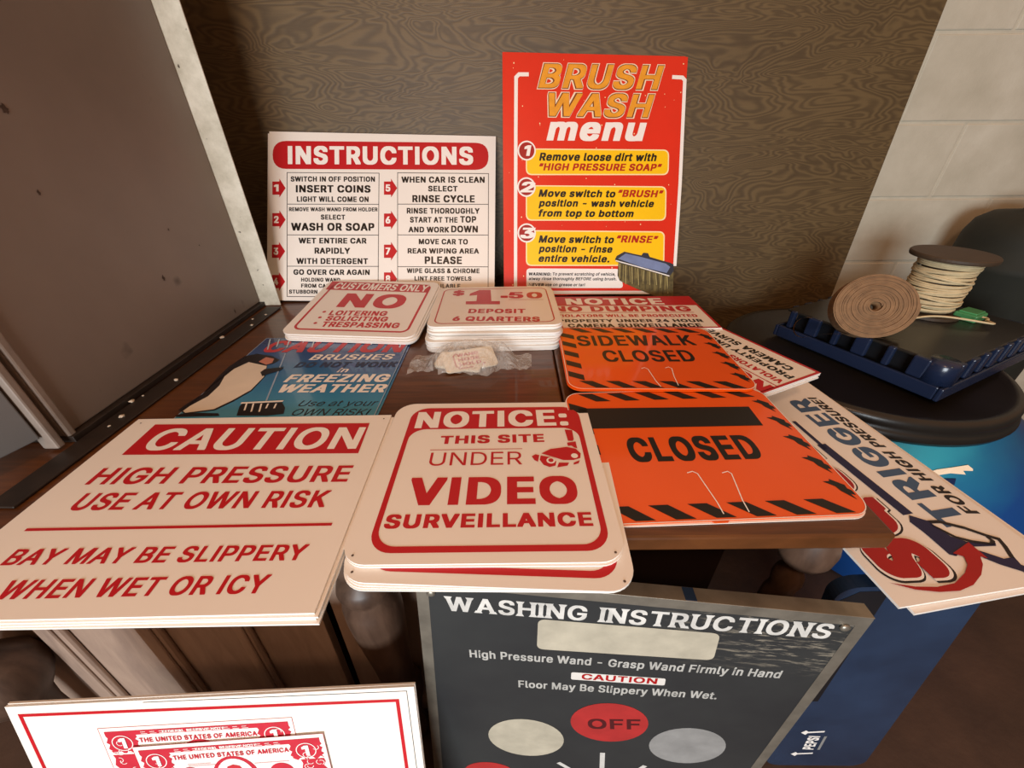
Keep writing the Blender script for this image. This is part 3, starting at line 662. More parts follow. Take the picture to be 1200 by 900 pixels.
  ('l', 'rule', [(-0.2119, 0.1035), (0.1683, 0.1001)], 0.0025, 'red', {}),
  ('t', 'VIOLATORS WILL BE PROSECUTED', (-0.2054, 0.073), (0.1685, 0.0687), 0.0173, 'red', {'wt': 0.04}),
  ('t', 'PROPERTY UNDER 24 HOUR', (-0.2032, 0.0386), (0.17, 0.0355), 0.0186, 'black', {'wt': 0.045}),
  ('t', 'CAMERA SURVEILLANCE', (-0.1814, 0.0067), (0.1558, 0.0052), 0.0213, 'black', {'wt': 0.045}),
 ],
 'freezing': [
  ('t', 'CAUTION', (-0.1562, 0.4044), (0.1715, 0.3979), 0.0592, 'redp', {'wt': 0.05, 'shear': 0.15}),
  ('t', 'BRUSHES', (-0.0282, 0.3649), (0.1564, 0.3634), 0.0254, 'white', {'wt': 0.02, 'shear': 0.2}),
  ('t', 'DO NOT WORK', (-0.0463, 0.3316), (0.1758, 0.3295), 0.0232, 'navy', {'wt': 0.05, 'shear': 0.15}),
  ('t', 'in', (0.0549, 0.3095), (0.0744, 0.3091), 0.0183, 'white', {'wt': 0.02, 'shear': 0.2}),
  ('t', 'FREEZING', (-0.0409, 0.2712), (0.1707, 0.2692), 0.0307, 'white', {'wt': 0.06, 'shear': 0.15}),
  ('t', 'WEATHER', (-0.0354, 0.2332), (0.174, 0.2305), 0.0296, 'white', {'wt': 0.06, 'shear': 0.15}),
  ('t', 'Use at your', (0.0269, 0.1861), (0.1703, 0.1853), 0.0187, 'black', {'wt': 0.01, 'shear': 0.25}),
  ('t', 'OWN RISK!', (0.0271, 0.1579), (0.1651, 0.1557), 0.0196, 'black', {'wt': 0.01, 'shear': 0.2}),
  ('p', 'penguin_picture', [(-0.1903, 0.1774), (-0.1873, 0.1992), (-0.1791, 0.23), (-0.1851, 0.2719), (-0.1892, 0.3017), (-0.1909, 0.3373), (-0.1831, 0.3861), (-0.1601, 0.3966), (-0.1199, 0.3848), (-0.0927, 0.3661), (-0.0994, 0.3486), (-0.11, 0.3448), (-0.0892, 0.2944), (-0.0878, 0.239), (-0.1031, 0.2031), (-0.1208, 0.1755), (-0.1684, 0.1651)], 'ink', {'ly': 1}),
  ('p', 'penguin_picture', [(-0.1784, 0.1736), (-0.1764, 0.1894), (-0.1627, 0.2218), (-0.164, 0.2603), (-0.1751, 0.2959), (-0.1733, 0.3242), (-0.17, 0.3623), (-0.1437, 0.3515), (-0.1079, 0.3387), (-0.0906, 0.2926), (-0.0906, 0.2423), (-0.1071, 0.2062), (-0.1247, 0.1784), (-0.1703, 0.1679)], 'bellyw', {'ly': 2}),
  ('p', 'penguin_picture', [(-0.1364, 0.3586), (-0.1303, 0.3796), (-0.1083, 0.3717), (-0.103, 0.3528), (-0.112, 0.3438)], 'beak', {'ly': 2}),
  ('p', 'penguin_picture', [(-0.1077, 0.3115), (-0.1048, 0.3249), (-0.0678, 0.332), (-0.0672, 0.3184), (-0.0867, 0.3036), (-0.095, 0.2945)], 'ink', {'ly': 3}),
  ('p', 'penguin_picture', [(-0.1868, 0.3303), (-0.1781, 0.3677), (-0.1568, 0.3569), (-0.169, 0.3339), (-0.18, 0.3147)], 'ink', {'ly': 3}),
  ('p', 'penguin_picture', [(-0.1834, 0.1598), (-0.1736, 0.1665), (-0.145, 0.1675), (-0.1084, 0.1655), (-0.1016, 0.1578), (-0.1784, 0.1556)], 'ink', {'ly': 2}),
  ('l', 'broom_picture', [(-0.0952, 0.3987), (-0.0408, 0.2043)], 0.003, 'paleblue', {'ly': 1}),
  ('p', 'broom_picture', [(-0.0708, 0.158), (-0.0815, 0.1864), (-0.0814, 0.1952), (-0.0076, 0.1985), (0.0061, 0.1814), (0.0126, 0.1622), (-0.0147, 0.1571)], 'ink', {'ly': 2}),
  ('l', 'broom_picture', [(-0.0844, 0.1968), (-0.0072, 0.2023)], 0.005, 'white', {'ly': 3}),
  ('l', 'broom_picture', [(-0.0727, 0.1951), (-0.0648, 0.1732)], 0.003, 'white', {'ly': 3}),
  ('l', 'broom_picture', [(-0.0597, 0.1949), (-0.0498, 0.1688)], 0.003, 'white', {'ly': 3}),
  ('l', 'broom_picture', [(-0.0445, 0.1946), (-0.0351, 0.1685)], 0.003, 'white', {'ly': 3}),
  ('l', 'broom_picture', [(-0.0315, 0.1944), (-0.0279, 0.179)], 0.003, 'white', {'ly': 3}),
  ('l', 'broom_picture', [(-0.0163, 0.1942), (-0.013, 0.1788)], 0.003, 'white', {'ly': 3}),
  ('l', 'icicle', [(-0.1678, 0.4728), (-0.146, 0.4167)], 0.003, 'icew', {'ly': 2}),
  ('l', 'icicle', [(-0.145, 0.4723), (-0.1313, 0.4304)], 0.003, 'icew', {'ly': 2}),
  ('l', 'icicle', [(-0.1194, 0.4718), (-0.105, 0.4264)], 0.003, 'icew', {'ly': 2}),
  ('l', 'icicle', [(-0.0797, 0.471), (-0.0778, 0.451)], 0.003, 'icew', {'ly': 2}),
  ('l', 'icicle', [(-0.057, 0.4705), (-0.0449, 0.4251)], 0.003, 'icew', {'ly': 2}),
  ('l', 'icicle', [(0.0449, 0.4684), (0.0447, 0.4485)], 0.003, 'icew', {'ly': 2}),
  ('l', 'icicle', [(0.09, 0.4674), (0.0923, 0.4366)], 0.003, 'icew', {'ly': 2}),
  ('l', 'icicle', [(0.1605, 0.466), (0.1641, 0.4209)], 0.003, 'icew', {'ly': 2}),
 ],
 'noloit': [
  ('p', 'banner', [(-0.1597, 0.2922), (0.1396, 0.2821), (0.1439, 0.2332), (-0.1567, 0.238)], 'redp', {}),
  ('t', 'CUSTOMERS ONLY', (-0.1386, 0.2438), (0.1399, 0.2378), 0.0403, 'white', {'wt': 0.02, 'ly': 2}),
  ('t', 'NO', (-0.0831, 0.1379), (0.0967, 0.1373), 0.0793, 'redp', {'wt': 0.06}),
  ('t', 'LOITERING', (-0.0849, 0.0939), (0.0677, 0.0978), 0.0243, 'redp', {'wt': 0.035}),
  ('t', 'SOLICITING', (-0.0816, 0.0666), (0.0788, 0.07), 0.0232, 'redp', {'wt': 0.035}),
  ('t', 'TRESPASSING', (-0.0807, 0.0367), (0.1177, 0.0401), 0.0247, 'redp', {'wt': 0.035}),
  ('c', 'bullet', (-0.1028, 0.1105), 0.0048, 'redp', {}),
  ('c', 'bullet', (-0.1012, 0.0811), 0.0047, 'redp', {}),
  ('c', 'bullet', (-0.1003, 0.053), 0.0046, 'redp', {}),
 ],
 'deposit': [
  ('t', '$', (-0.1161, 0.2023), (-0.0846, 0.2018), 0.0362, 'redp', {'wt': 0.04}),
  ('p', 'big_one', [(-0.0751, 0.1356), (-0.0765, 0.1558), (-0.0486, 0.1565), (-0.0488, 0.2022), (-0.0697, 0.1978), (-0.0687, 0.2143), (-0.0445, 0.2418), (-0.0127, 0.2402), (-0.0096, 0.1546), (0.0127, 0.1535), (0.0127, 0.1313)], 'redp', {}),
  ('p', 'decimal_dash', [(0.0148, 0.1935), (0.034, 0.1926), (0.0337, 0.1764), (0.0147, 0.1774)], 'redp', {}),
  ('t', '50', (0.0355, 0.1732), (0.126, 0.1687), 0.0472, 'redp', {'wt': 0.055}),
  ('l', 'rule', [(0.0353, 0.1637), (0.1269, 0.1592)], 0.0018, 'redp', {}),
  ('t', 'DEPOSIT', (-0.0659, 0.0767), (0.0749, 0.07), 0.0266, 'redp', {'wt': 0.04}),
  ('t', '6 QUARTERS', (-0.1005, 0.0318), (0.1058, 0.0189), 0.0262, 'redp', {'wt': 0.04}),
 ],
 'trigger': [
  ('t', 'TRIGGER', (-0.2021, 0.0444), (0.1392, 0.0539), 0.0491, 'steel', {'wt': 0.05, 'shear': 0.0}),
  ('t', 'FOR HIGH PRESSURE!', (-0.1886, 0.0128), (0.1385, 0.0266), 0.0218, 'ink', {'wt': 0.04, 'shear': 0.2}),
  ('l', 'wand_picture', [(0.0679, 0.1403), (-0.0018, 0.1403), (-0.0189, 0.1405)], 0.008, 'navy2', {'ly': 2}),
  ('l', 'wand_picture', [(-0.0045, 0.1389), (-0.1734, 0.1294)], 0.019, 'navy2', {'ly': 2}),
  ('p', 'trigger_picture', [(-0.175, 0.1296), (-0.1833, 0.1185), (-0.1894, 0.11), (-0.2023, 0.1095), (-0.2184, 0.1044), (-0.2293, 0.0909), (-0.2381, 0.0604), (-0.2367, 0.0496), (-0.2418, 0.0548), (-0.2403, 0.0692), (-0.2374, 0.0951), (-0.2477, 0.1311), (-0.2439, 0.1381), (-0.224, 0.1378), (-0.206, 0.1379), (-0.1866, 0.1407)], 'navy2', {'ly': 2}),
  ('l', 'trigger_picture', [(-0.1908, 0.1115), (-0.1926, 0.095), (-0.2083, 0.0677), (-0.2249, 0.0491), (-0.2325, 0.0379), (-0.2436, 0.0423), (-0.2616, 0.0537)], 0.006, 'ink', {'ly': 2}),
  ('l', 'trigger_picture', [(-0.1953, 0.1137), (-0.204, 0.1084), (-0.2208, 0.0983), (-0.2308, 0.0808), (-0.2385, 0.0578), (-0.2337, 0.0501), (-0.2262, 0.0507)], 0.005, 'ink', {'ly': 2}),
  ('p', 'trigger_picture', [(-0.2386, 0.0966), (-0.2509, 0.0801), (-0.261, 0.0674), (-0.2608, 0.0497), (-0.2723, 0.0541), (-0.2815, 0.0444), (-0.292, 0.0596), (-0.2813, 0.064), (-0.2681, 0.0829), (-0.2556, 0.0951)], 'navy2', {'ly': 2}),
  ('p', 'curved_arrow', [(-0.2696, 0.2636), (-0.2792, 0.2341), (-0.2838, 0.2049), (-0.2826, 0.1765), (-0.2719, 0.1469), (-0.2614, 0.1296), (-0.2504, 0.1216), (-0.2434, 0.1318), (-0.2309, 0.0899), (-0.2577, 0.0905), (-0.2538, 0.0984), (-0.2645, 0.108), (-0.2773, 0.1273), (-0.2883, 0.1538), (-0.2928, 0.1809), (-0.2903, 0.2097), (-0.2829, 0.2382)], 'redd', {'ly': 4}),
 ],
 'dollar': [
  ('l', 'border', [(-0.2828, 0.028), (-0.2828, 0.5005), (0.2728, 0.4929), (0.2728, 0.028), (-0.2828, 0.028)], 0.0055, 'red', {}),
  ('l', 'edge_line', [(-0.1, 0.514), (0.2885, 0.5105), (0.2885, 0.012)], 0.0009, 'black', {}),
 ],
 'wash': [
  ('t', 'WASHING INSTRUCTIONS', (-0.2588, 0.598), (0.2612, 0.6163), 0.0322, 'plateW', {'wt': 0.03, 'serif': 1}),
  ('p', 'label_patch', [(-0.1283, 0.5988), (0.1224, 0.6054), (0.13, 0.5415), (-0.1247, 0.5261)], 'patch', {'round': 0.012}),
  ('t', 'High Pressure Wand - Grasp Wand Firmly in Hand', (-0.2255, 0.4869), (0.2333, 0.5133), 0.0199, 'plateg', {'wt': 0.015}),
  ('p', 'label_patch', [(-0.0674, 0.4739), (0.0752, 0.4824), (0.0775, 0.4632), (-0.0657, 0.4534)], 'patchw', {'round': 0.004}),
  ('t', 'CAUTION', (-0.0498, 0.4576), (0.0647, 0.4654), 0.0154, 'redd', {'wt': 0.03, 'ly': 2}),
  ('t', 'Floor May Be Slippery When Wet.', (-0.1462, 0.415), (0.1624, 0.4392), 0.0203, 'plateg', {'wt': 0.015}),
  ('c', 'selector_spot', (0.013, 0.3303), 0.0651, 'redw', {'ly': 1}),
  ('c', 'selector_spot', (-0.1239, 0.2448), 0.0686, 'patch', {'ly': 1}),
  ('c', 'selector_spot', (0.1565, 0.2791), 0.0644, 'patchg', {'ly': 1}),
  ('c', 'selector_spot', (-0.1841, 0.075), 0.0553, 'redw', {'ly': 1}),
  ('t', 'OFF', (-0.0187, 0.3047), (0.0676, 0.321), 0.0334, 'inkred', {'wt': 0.03, 'ly': 2}),
  ('l', 'pointer_line', [(0.0183, 0.2209), (0.0302, 0.1309)], 0.009, 'plateW', {}),
  ('l', 'pointer_line', [(-0.0568, 0.1621), (-0.0115, 0.12)], 0.009, 'plateW', {}),
  ('l', 'pointer_line', [(0.102, 0.1881), (0.0801, 0.1348)], 0.009, 'plateW', {}),
 ],
}

# letter outlines (thousandths of an em), several weights
GLYPH = {
 '!': (270, {'R':[[72,48,79,25,99,4,119,-5,144,-6,171,4,187,20,197,44,197,69,189,89,171,109,151,118,119,118,99,109,82,91,73,71],[87,659,93,221,176,221,182,700,87,700]],'B':[[38,28,42,13,52,-4,66,-16,81,-24,92,-26,178,-26,189,-24,204,-16,217,-5,229,19,231,89,227,101,211,124,184,138,93,139,78,135,66,129,53,118,41,96,38,85],[53,639,59,201,209,201,216,720,53,720]],'K':[[17,14,21,-1,31,-17,44,-30,64,-39,199,-40,217,-35,238,-19,248,-2,252,10,252,103,248,115,242,126,226,143,198,153,72,153,51,146,32,131,19,110,17,99],[32,625,38,188,231,188,237,734,32,734]]}),
 '$': (615, {'K':[[-2,148,8,98,23,64,43,35,66,11,99,-11,138,-29,179,-40,223,-45,223,-136,391,-136,391,-45,423,-42,459,-35,513,-14,550,11,575,36,594,64,610,103,616,134,616,248,605,293,579,334,560,353,526,376,463,405,391,425,391,536,404,514,409,486,606,486,606,566,601,595,591,623,574,653,531,695,476,725,439,736,391,743,391,836,223,836,223,741,163,730,111,708,76,683,54,659,36,633,23,598,16,561,16,464,28,415,50,378,73,355,99,336,155,309,223,289,223,158,208,181,199,221,-2,221],[391,153,393,223,408,206,415,189,404,166],[219,516,223,524,223,511]]}),
 '&': (616, {'K':[[-8,134,-4,108,6,76,18,52,36,28,53,11,81,-9,134,-33,196,-43,344,-43,388,-37,437,-22,446,-34,657,-34,657,34,584,122,604,173,613,217,616,342,426,342,423,317,392,356,394,361,433,389,464,422,487,458,498,493,501,513,501,599,497,626,478,669,451,701,411,726,367,738,342,741,209,741,171,736,137,724,111,709,84,686,64,656,52,619,49,603,49,493,61,448,76,418,97,386,71,366,37,333,22,314,4,284,-4,257,-8,232],[193,178,206,207,227,231,312,127,291,114,263,107,232,124,214,141,202,158],[249,544,254,561,274,583,286,577,298,558,291,541,267,514]]}),
 ',': (258, {'B':[[18,-184,150,-184,222,74,222,118,59,118,18,-141]]}),
 '-': (623, {'B':[[123,238,497,238,497,356,123,356]],'K':[[102,225,518,225,518,370,102,370]]}),
 '.': (258, {'B':[[34,26,38,13,47,-2,62,-16,77,-24,88,-26,174,-26,192,-21,214,-4,226,18,228,30,228,83,223,103,204,126,177,139,86,139,76,136,59,128,46,114,38,100,34,86]],'K':[[13,13,17,-1,26,-16,44,-32,61,-39,196,-40,213,-35,236,-17,248,9,249,96,244,116,226,140,198,153,64,153,54,150,38,141,24,128,14,106]]}),
 '0': (623, {'K':[[11,284,21,191,30,152,46,104,60,76,82,41,113,7,135,-9,185,-33,240,-43,398,-42,443,-32,483,-13,526,22,547,48,563,74,590,137,598,169,608,228,613,312,612,428,608,472,592,553,577,596,557,636,531,672,488,709,450,729,407,741,385,743,226,742,185,733,140,712,115,693,76,649,48,599,32,554,21,508,13,453],[206,343,213,424,223,467,236,502,251,531,267,553,295,578,313,587,342,568,371,534,396,482,410,428,417,368,416,317,407,259,386,193,361,152,343,133,325,119,311,113,283,131,267,147,251,169,231,211,213,276]]}),
 '1': (623, {'K':[[63,459,175,459,237,505,237,-34,435,-34,435,734,217,734,71,628,63,621]]}),
 '2': (623, {'K':[[33,-34,590,-34,590,111,325,111,455,248,518,321,550,370,573,424,579,460,579,565,573,600,563,628,542,662,518,689,488,711,445,731,392,742,217,741,170,730,129,710,88,676,63,642,49,614,37,564,35,464,230,464,234,506,248,540,270,568,305,589,328,581,358,558,375,531,382,506,374,485,357,452,309,392,33,100]]}),
 '3': (623, {'K':[[5,141,9,116,19,83,30,61,54,29,74,11,101,-8,139,-26,171,-36,224,-43,375,-43,416,-38,458,-27,493,-11,524,11,545,31,570,64,581,87,594,132,596,234,589,289,578,319,566,339,550,362,530,382,506,399,479,414,451,424,423,429,419,433,568,599,568,733,41,733,41,588,285,588,160,446,160,307,259,306,315,292,346,274,369,253,388,222,394,196,381,166,355,136,324,117,298,109,264,123,233,148,215,174,205,216,5,216]]}),
 '4': (623, {'K':[[-1,111,333,111,333,-34,527,-34,527,111,623,111,623,257,527,257,527,471,368,471,482,664,482,734,283,732,-1,253],[242,257,333,412,333,257]]}),
 '5': (623, {'K':[[27,138,31,112,41,81,52,58,71,32,100,4,126,-13,155,-27,198,-39,231,-43,377,-43,421,-37,458,-24,491,-7,516,12,537,33,562,68,580,106,590,144,593,184,593,267,590,306,578,348,557,392,536,421,515,442,487,462,451,479,415,489,381,493,252,493,252,503,262,588,560,588,560,733,77,733,37,383,37,314,116,304,232,304,253,322,297,339,328,324,360,297,382,261,393,222,382,186,362,153,337,129,305,112,276,126,247,152,230,182,223,213,27,213]]}),
 '6': (623, {'K':[[32,169,36,139,46,101,64,63,82,36,106,11,129,-7,160,-24,187,-34,239,-43,385,-43,415,-39,451,-29,482,-14,519,12,541,36,559,61,574,91,589,148,590,272,584,313,574,344,560,372,540,399,515,423,486,442,461,453,429,462,401,466,360,466,496,662,497,733,290,732,114,473,61,379,44,333,34,286],[230,214,236,243,252,274,276,301,309,321,329,313,359,288,379,259,392,221,386,191,367,156,341,128,312,111,286,124,259,151,241,179]]}),
 '7': (623, {'K':[[30,589,358,589,79,36,79,-34,282,-34,593,584,593,734,30,734]]}),
 '8': (623, {'K':[[16,137,23,101,35,69,54,41,78,16,103,-3,133,-19,193,-38,235,-43,388,-43,430,-38,468,-28,503,-13,539,11,560,31,588,69,603,111,606,136,606,238,598,281,585,309,559,347,533,369,560,406,576,449,580,474,580,573,574,608,559,643,544,666,520,691,493,711,466,724,416,739,385,743,238,743,194,737,153,723,118,703,85,674,63,643,45,596,41,568,41,482,45,451,55,419,68,396,89,368,80,363,50,331,30,294,24,277,16,237],[218,191,230,222,244,241,268,262,309,282,333,274,364,254,390,224,404,193,393,163,369,136,346,121,315,108,303,109,278,119,251,137,228,166],[243,512,248,534,260,554,284,577,308,589,318,588,345,572,369,544,380,518,369,489,353,468,330,451,313,442,291,451,273,464,256,483]]}),
 ':': (258, {'K':[[13,13,17,-1,26,-16,44,-32,61,-39,196,-40,213,-35,236,-17,248,9,249,96,244,116,226,140,198,153,64,153,54,150,38,141,24,128,14,106],[13,391,17,378,26,363,37,351,59,340,197,339,211,343,236,361,248,388,249,475,244,495,226,519,198,531,64,531,52,528,37,519,26,508,14,485]]}),
 'A': (660, {'B':[[-11,-20,151,-20,219,175,440,175,510,-20,670,-20,670,24,668,31,414,720,243,720,-7,32,-11,21],[260,294,329,495,398,294]],'K':[[-32,-34,173,-34,240,161,419,161,489,-34,691,-34,691,38,689,45,435,734,221,734,-32,35],[291,308,329,416,366,308]],'Z':[[-59,-61,199,-61,266,134,393,134,463,-61,718,-61,718,65,461,761,195,761,-59,62]]}),
 'B': (628, {'B':[[49,-20,398,-20,436,-16,481,-6,518,9,553,32,580,64,598,99,608,140,609,222,604,259,586,302,569,328,539,355,515,367,534,380,551,397,566,420,574,438,581,476,580,562,573,596,555,634,544,650,520,674,499,689,450,710,386,720,49,720],[205,99,205,298,326,298,356,292,375,286,409,266,423,254,441,228,454,190,450,173,441,154,430,139,404,118,375,106,329,99],[205,412,205,601,318,601,343,598,381,582,410,555,424,528,426,518,425,500,409,465,378,435,353,422,318,414]],'K':[[28,-34,419,-34,449,-31,503,-20,539,-5,574,19,599,46,619,85,629,126,629,250,623,281,608,316,590,341,558,370,580,394,590,411,599,438,603,462,603,565,595,606,580,641,565,664,535,692,514,706,486,719,425,732,28,734],[226,113,226,284,305,284,354,272,395,246,411,228,424,206,429,186,420,168,399,142,375,128,354,120,320,114],[226,426,226,588,296,588,331,581,368,564,389,541,403,514,399,499,384,474,356,449,331,436,305,429]],'Z':[[1,-61,445,-61,475,-59,529,-48,565,-32,600,-9,625,19,645,57,653,84,656,113,656,264,653,294,645,320,634,344,610,374,621,396,629,435,629,592,621,634,606,669,591,691,561,720,540,734,513,746,451,760,1,761],[253,140,253,256,289,255,328,245,369,219,390,193,373,170,343,152,304,142],[253,454,253,560,281,559,316,550,341,536,363,514,364,510,358,501,324,473,290,459]]}),
 'C': (702, {'B':[[22,304,32,224,40,191,57,148,79,107,97,82,133,43,162,21,184,7,225,-12,265,-23,297,-28,424,-29,475,-22,513,-11,547,4,587,31,617,58,638,84,660,122,678,168,684,196,684,241,528,241,522,216,504,179,484,153,452,126,412,106,374,96,362,96,324,106,290,122,265,139,233,173,215,199,200,229,187,271,177,334,178,378,187,429,200,471,215,501,249,546,265,561,297,582,339,599,362,604,387,602,430,587,459,569,485,546,504,521,520,488,528,459,684,459,684,504,668,561,638,616,604,654,555,691,503,714,464,724,423,729,314,729,265,723,219,709,172,686,128,652,90,609,60,559,39,504,25,439,22,396]],'K':[[0,291,4,247,14,194,27,156,45,114,68,78,88,53,119,23,163,-7,194,-22,228,-33,292,-43,459,-42,512,-32,547,-19,583,-1,624,31,652,61,673,92,690,128,704,176,705,254,507,254,500,229,487,199,470,176,453,157,430,139,403,124,370,113,360,114,320,131,287,153,254,187,229,227,212,271,199,334,199,364,208,416,222,457,237,487,270,532,287,547,318,568,365,587,380,584,409,573,452,544,470,524,487,501,499,474,507,446,705,446,705,518,689,574,659,629,637,657,614,678,568,709,512,732,444,743,293,743,244,737,192,721,139,692,94,653,57,604,33,559,15,509,4,453,0,409]]}),
 'D': (691, {'R':[[83,0,325,0,374,5,419,15,465,32,511,60,553,98,583,137,610,194,629,265,635,326,635,376,630,429,616,490,589,554,571,581,549,609,498,651,443,679,400,691,364,698,334,700,83,700],[171,79,171,621,329,621,380,614,418,601,460,576,491,546,511,518,528,484,536,458,548,395,549,322,540,259,524,209,499,165,469,132,439,111,401,94,363,84,321,79]],'B':[[49,-20,359,-20,434,-10,488,8,526,27,565,56,604,99,639,161,660,231,669,306,666,430,650,510,623,574,591,619,548,660,510,684,476,699,434,711,398,718,368,720,49,720],[205,99,205,601,295,601,360,590,401,572,433,551,469,511,494,464,509,411,515,359,511,306,500,256,479,206,461,180,435,152,396,126,368,114,321,103,288,99]],'K':[[28,-34,380,-34,436,-27,496,-11,541,10,586,43,625,85,660,148,681,218,690,292,689,431,678,501,659,558,644,588,623,620,604,642,569,674,531,698,498,712,455,725,419,731,389,734,28,734],[226,113,226,588,299,585,339,576,380,559,411,538,441,506,469,459,481,424,493,361,490,320,479,270,458,220,434,186,408,161,370,137,325,121,281,114]]}),
 'E': (576, {'R':[[83,0,516,0,516,79,171,79,171,315,489,315,489,394,171,394,171,621,513,621,513,700,83,700]],'B':[[49,-20,550,-20,550,99,205,99,205,295,523,295,523,414,205,414,205,601,546,601,546,720,49,720]],'K':[[28,-34,571,-34,571,113,226,113,226,281,544,281,544,428,226,428,226,588,568,588,568,734,28,734]],'Y':[[18,-45,581,-45,581,124,236,124,236,270,554,270,554,439,236,439,236,576,578,576,578,745,18,745]],'Z':[[1,-61,598,-61,598,140,253,140,253,254,570,254,570,455,253,455,253,560,594,560,594,761,1,761]]}),
 'F': (564, {'B':[[49,-20,205,-20,205,285,510,285,510,402,205,402,205,601,541,601,541,720,49,720]],'K':[[28,-34,226,-34,226,271,531,271,531,416,226,416,226,588,563,588,563,734,28,734]]}),
 'G': (716, {'B':[[22,303,28,243,37,203,53,156,65,129,104,72,138,38,167,17,222,-11,265,-23,298,-28,425,-29,467,-24,514,-12,555,7,604,42,639,81,668,131,680,166,690,221,692,372,355,372,355,254,533,254,529,232,517,198,500,171,479,146,462,131,430,112,390,98,363,96,313,111,268,138,240,164,224,186,200,229,187,271,177,334,180,398,190,443,205,482,223,513,259,556,303,586,353,603,373,604,407,596,434,583,457,568,484,542,502,518,517,491,528,459,687,459,687,501,673,551,648,601,619,638,577,676,549,693,514,709,473,722,420,729,294,728,247,719,217,709,168,684,132,657,87,606,59,558,39,506,28,457,22,396]],'K':[[0,289,7,229,15,189,32,142,44,116,65,81,94,46,124,18,164,-8,228,-33,293,-43,462,-42,500,-36,548,-21,589,1,625,28,660,67,689,117,702,152,712,207,713,386,334,386,334,241,505,241,500,223,488,198,458,159,440,144,414,128,383,116,367,113,334,124,289,152,262,178,235,216,213,267,200,324,198,351,208,416,217,444,232,478,265,527,307,562,338,578,364,587,400,576,443,548,463,528,480,504,495,477,507,446,708,446,708,514,689,577,658,631,614,677,570,707,509,732,442,743,289,743,242,737,195,723,147,698,110,671,65,619,38,572,15,511,4,453,0,409]]}),
 'H': (711, {'B':[[49,-20,205,-20,205,299,506,299,506,-20,663,-20,663,720,506,720,506,418,205,418,205,720,49,720]],'K':[[28,-34,226,-34,226,285,485,285,485,-34,684,-34,684,734,485,734,485,431,226,431,226,734,28,734]],'Z':[[1,-61,253,-61,253,257,459,257,459,-61,710,-61,710,761,459,761,459,459,253,459,253,761,1,761]]}),
 'I': (255, {'R':[[83,0,171,0,171,700,83,700]],'B':[[49,-20,205,-20,205,720,49,720]],'K':[[28,-34,226,-34,226,734,28,734]]}),
 'K': (642, {'R':[[83,0,171,0,171,230,271,336,511,0,616,0,334,396,616,700,500,700,249,429,171,332,171,700,83,700]],'B':[[49,-20,205,-20,205,210,266,275,274,269,478,-20,650,-20,650,22,384,394,650,679,650,720,466,720,226,461,206,436,205,720,49,720]],'K':[[28,-34,226,-34,226,196,264,236,456,-34,671,-34,671,36,416,391,671,665,671,734,445,734,228,497,226,734,28,734]]}),
 'L': (541, {'B':[[49,-20,530,-20,530,99,205,99,205,720,49,720]],'K':[[28,-34,551,-34,551,113,226,113,226,734,28,734]]}),
 'M': (864, {'B':[[49,-20,201,-20,201,377,360,-20,505,-19,660,376,660,-20,815,-20,815,720,621,720,450,277,434,226,243,720,49,720]],'K':[[28,-34,223,-34,223,256,339,-34,525,-34,638,255,639,-34,836,-34,836,734,600,734,434,300,264,734,28,734]]}),
 'N': (720, {'R':[[83,0,171,0,171,456,165,591,275,402,531,0,638,0,638,700,549,700,549,199,554,109,489,226,189,699,83,700]],'B':[[49,-20,205,-20,205,442,498,-20,671,-20,671,720,515,720,515,257,221,720,49,720]],'K':[[28,-34,226,-34,226,359,476,-34,693,-34,693,734,494,734,494,339,243,734,28,734]]}),
 'O': (734, {'R':[[55,324,65,244,88,174,122,114,148,82,173,58,218,27,249,12,288,-1,347,-9,388,-9,435,-3,494,16,529,34,554,52,595,92,632,144,660,213,675,286,678,383,669,452,652,512,622,572,579,626,540,658,488,687,429,704,388,709,347,709,299,703,247,687,220,674,189,654,140,609,110,568,88,526,67,461,57,396],[142,348,145,409,155,458,167,491,190,534,205,554,230,579,257,598,294,616,328,624,388,627,419,622,462,607,498,584,529,554,555,516,572,481,585,431,592,378,590,306,582,252,565,204,542,162,504,121,459,92,414,77,389,73,347,73,320,77,273,93,230,121,193,162,174,193,162,222,147,281]],'B':[[22,304,25,261,35,208,60,141,99,79,129,47,157,24,184,7,215,-8,254,-21,297,-28,422,-29,457,-26,494,-17,550,7,578,24,605,47,635,79,654,106,687,171,704,234,712,297,710,419,703,472,693,511,680,544,663,579,628,629,589,667,530,703,480,721,422,729,313,729,272,724,237,716,187,694,145,667,107,629,69,576,47,527,28,456,22,396],[177,334,177,364,184,418,198,464,218,504,239,534,270,564,304,586,339,599,362,604,390,601,428,587,464,564,495,534,517,504,535,467,548,428,555,386,558,341,548,272,532,224,508,182,470,141,430,114,395,101,362,96,318,108,275,132,239,166,219,193,195,242,183,287]],'K':[[0,291,4,247,14,194,27,156,42,122,67,81,93,48,125,18,150,1,204,-26,233,-34,275,-42,443,-43,478,-39,515,-31,572,-7,599,11,627,33,657,66,675,92,708,157,725,221,733,283,732,433,724,486,714,524,702,558,684,593,649,643,619,673,595,692,543,721,502,734,443,743,292,743,250,738,215,729,165,708,115,673,85,643,68,621,33,559,15,509,4,453,0,409],[198,348,203,392,215,441,245,501,260,521,297,554,328,573,365,587,395,578,427,562,450,544,479,514,500,482,517,447,529,403,535,361,534,327,523,272,510,238,487,196,474,179,438,146,404,126,369,113,328,127,297,146,260,179,248,196,227,232,212,271,202,314]]}),
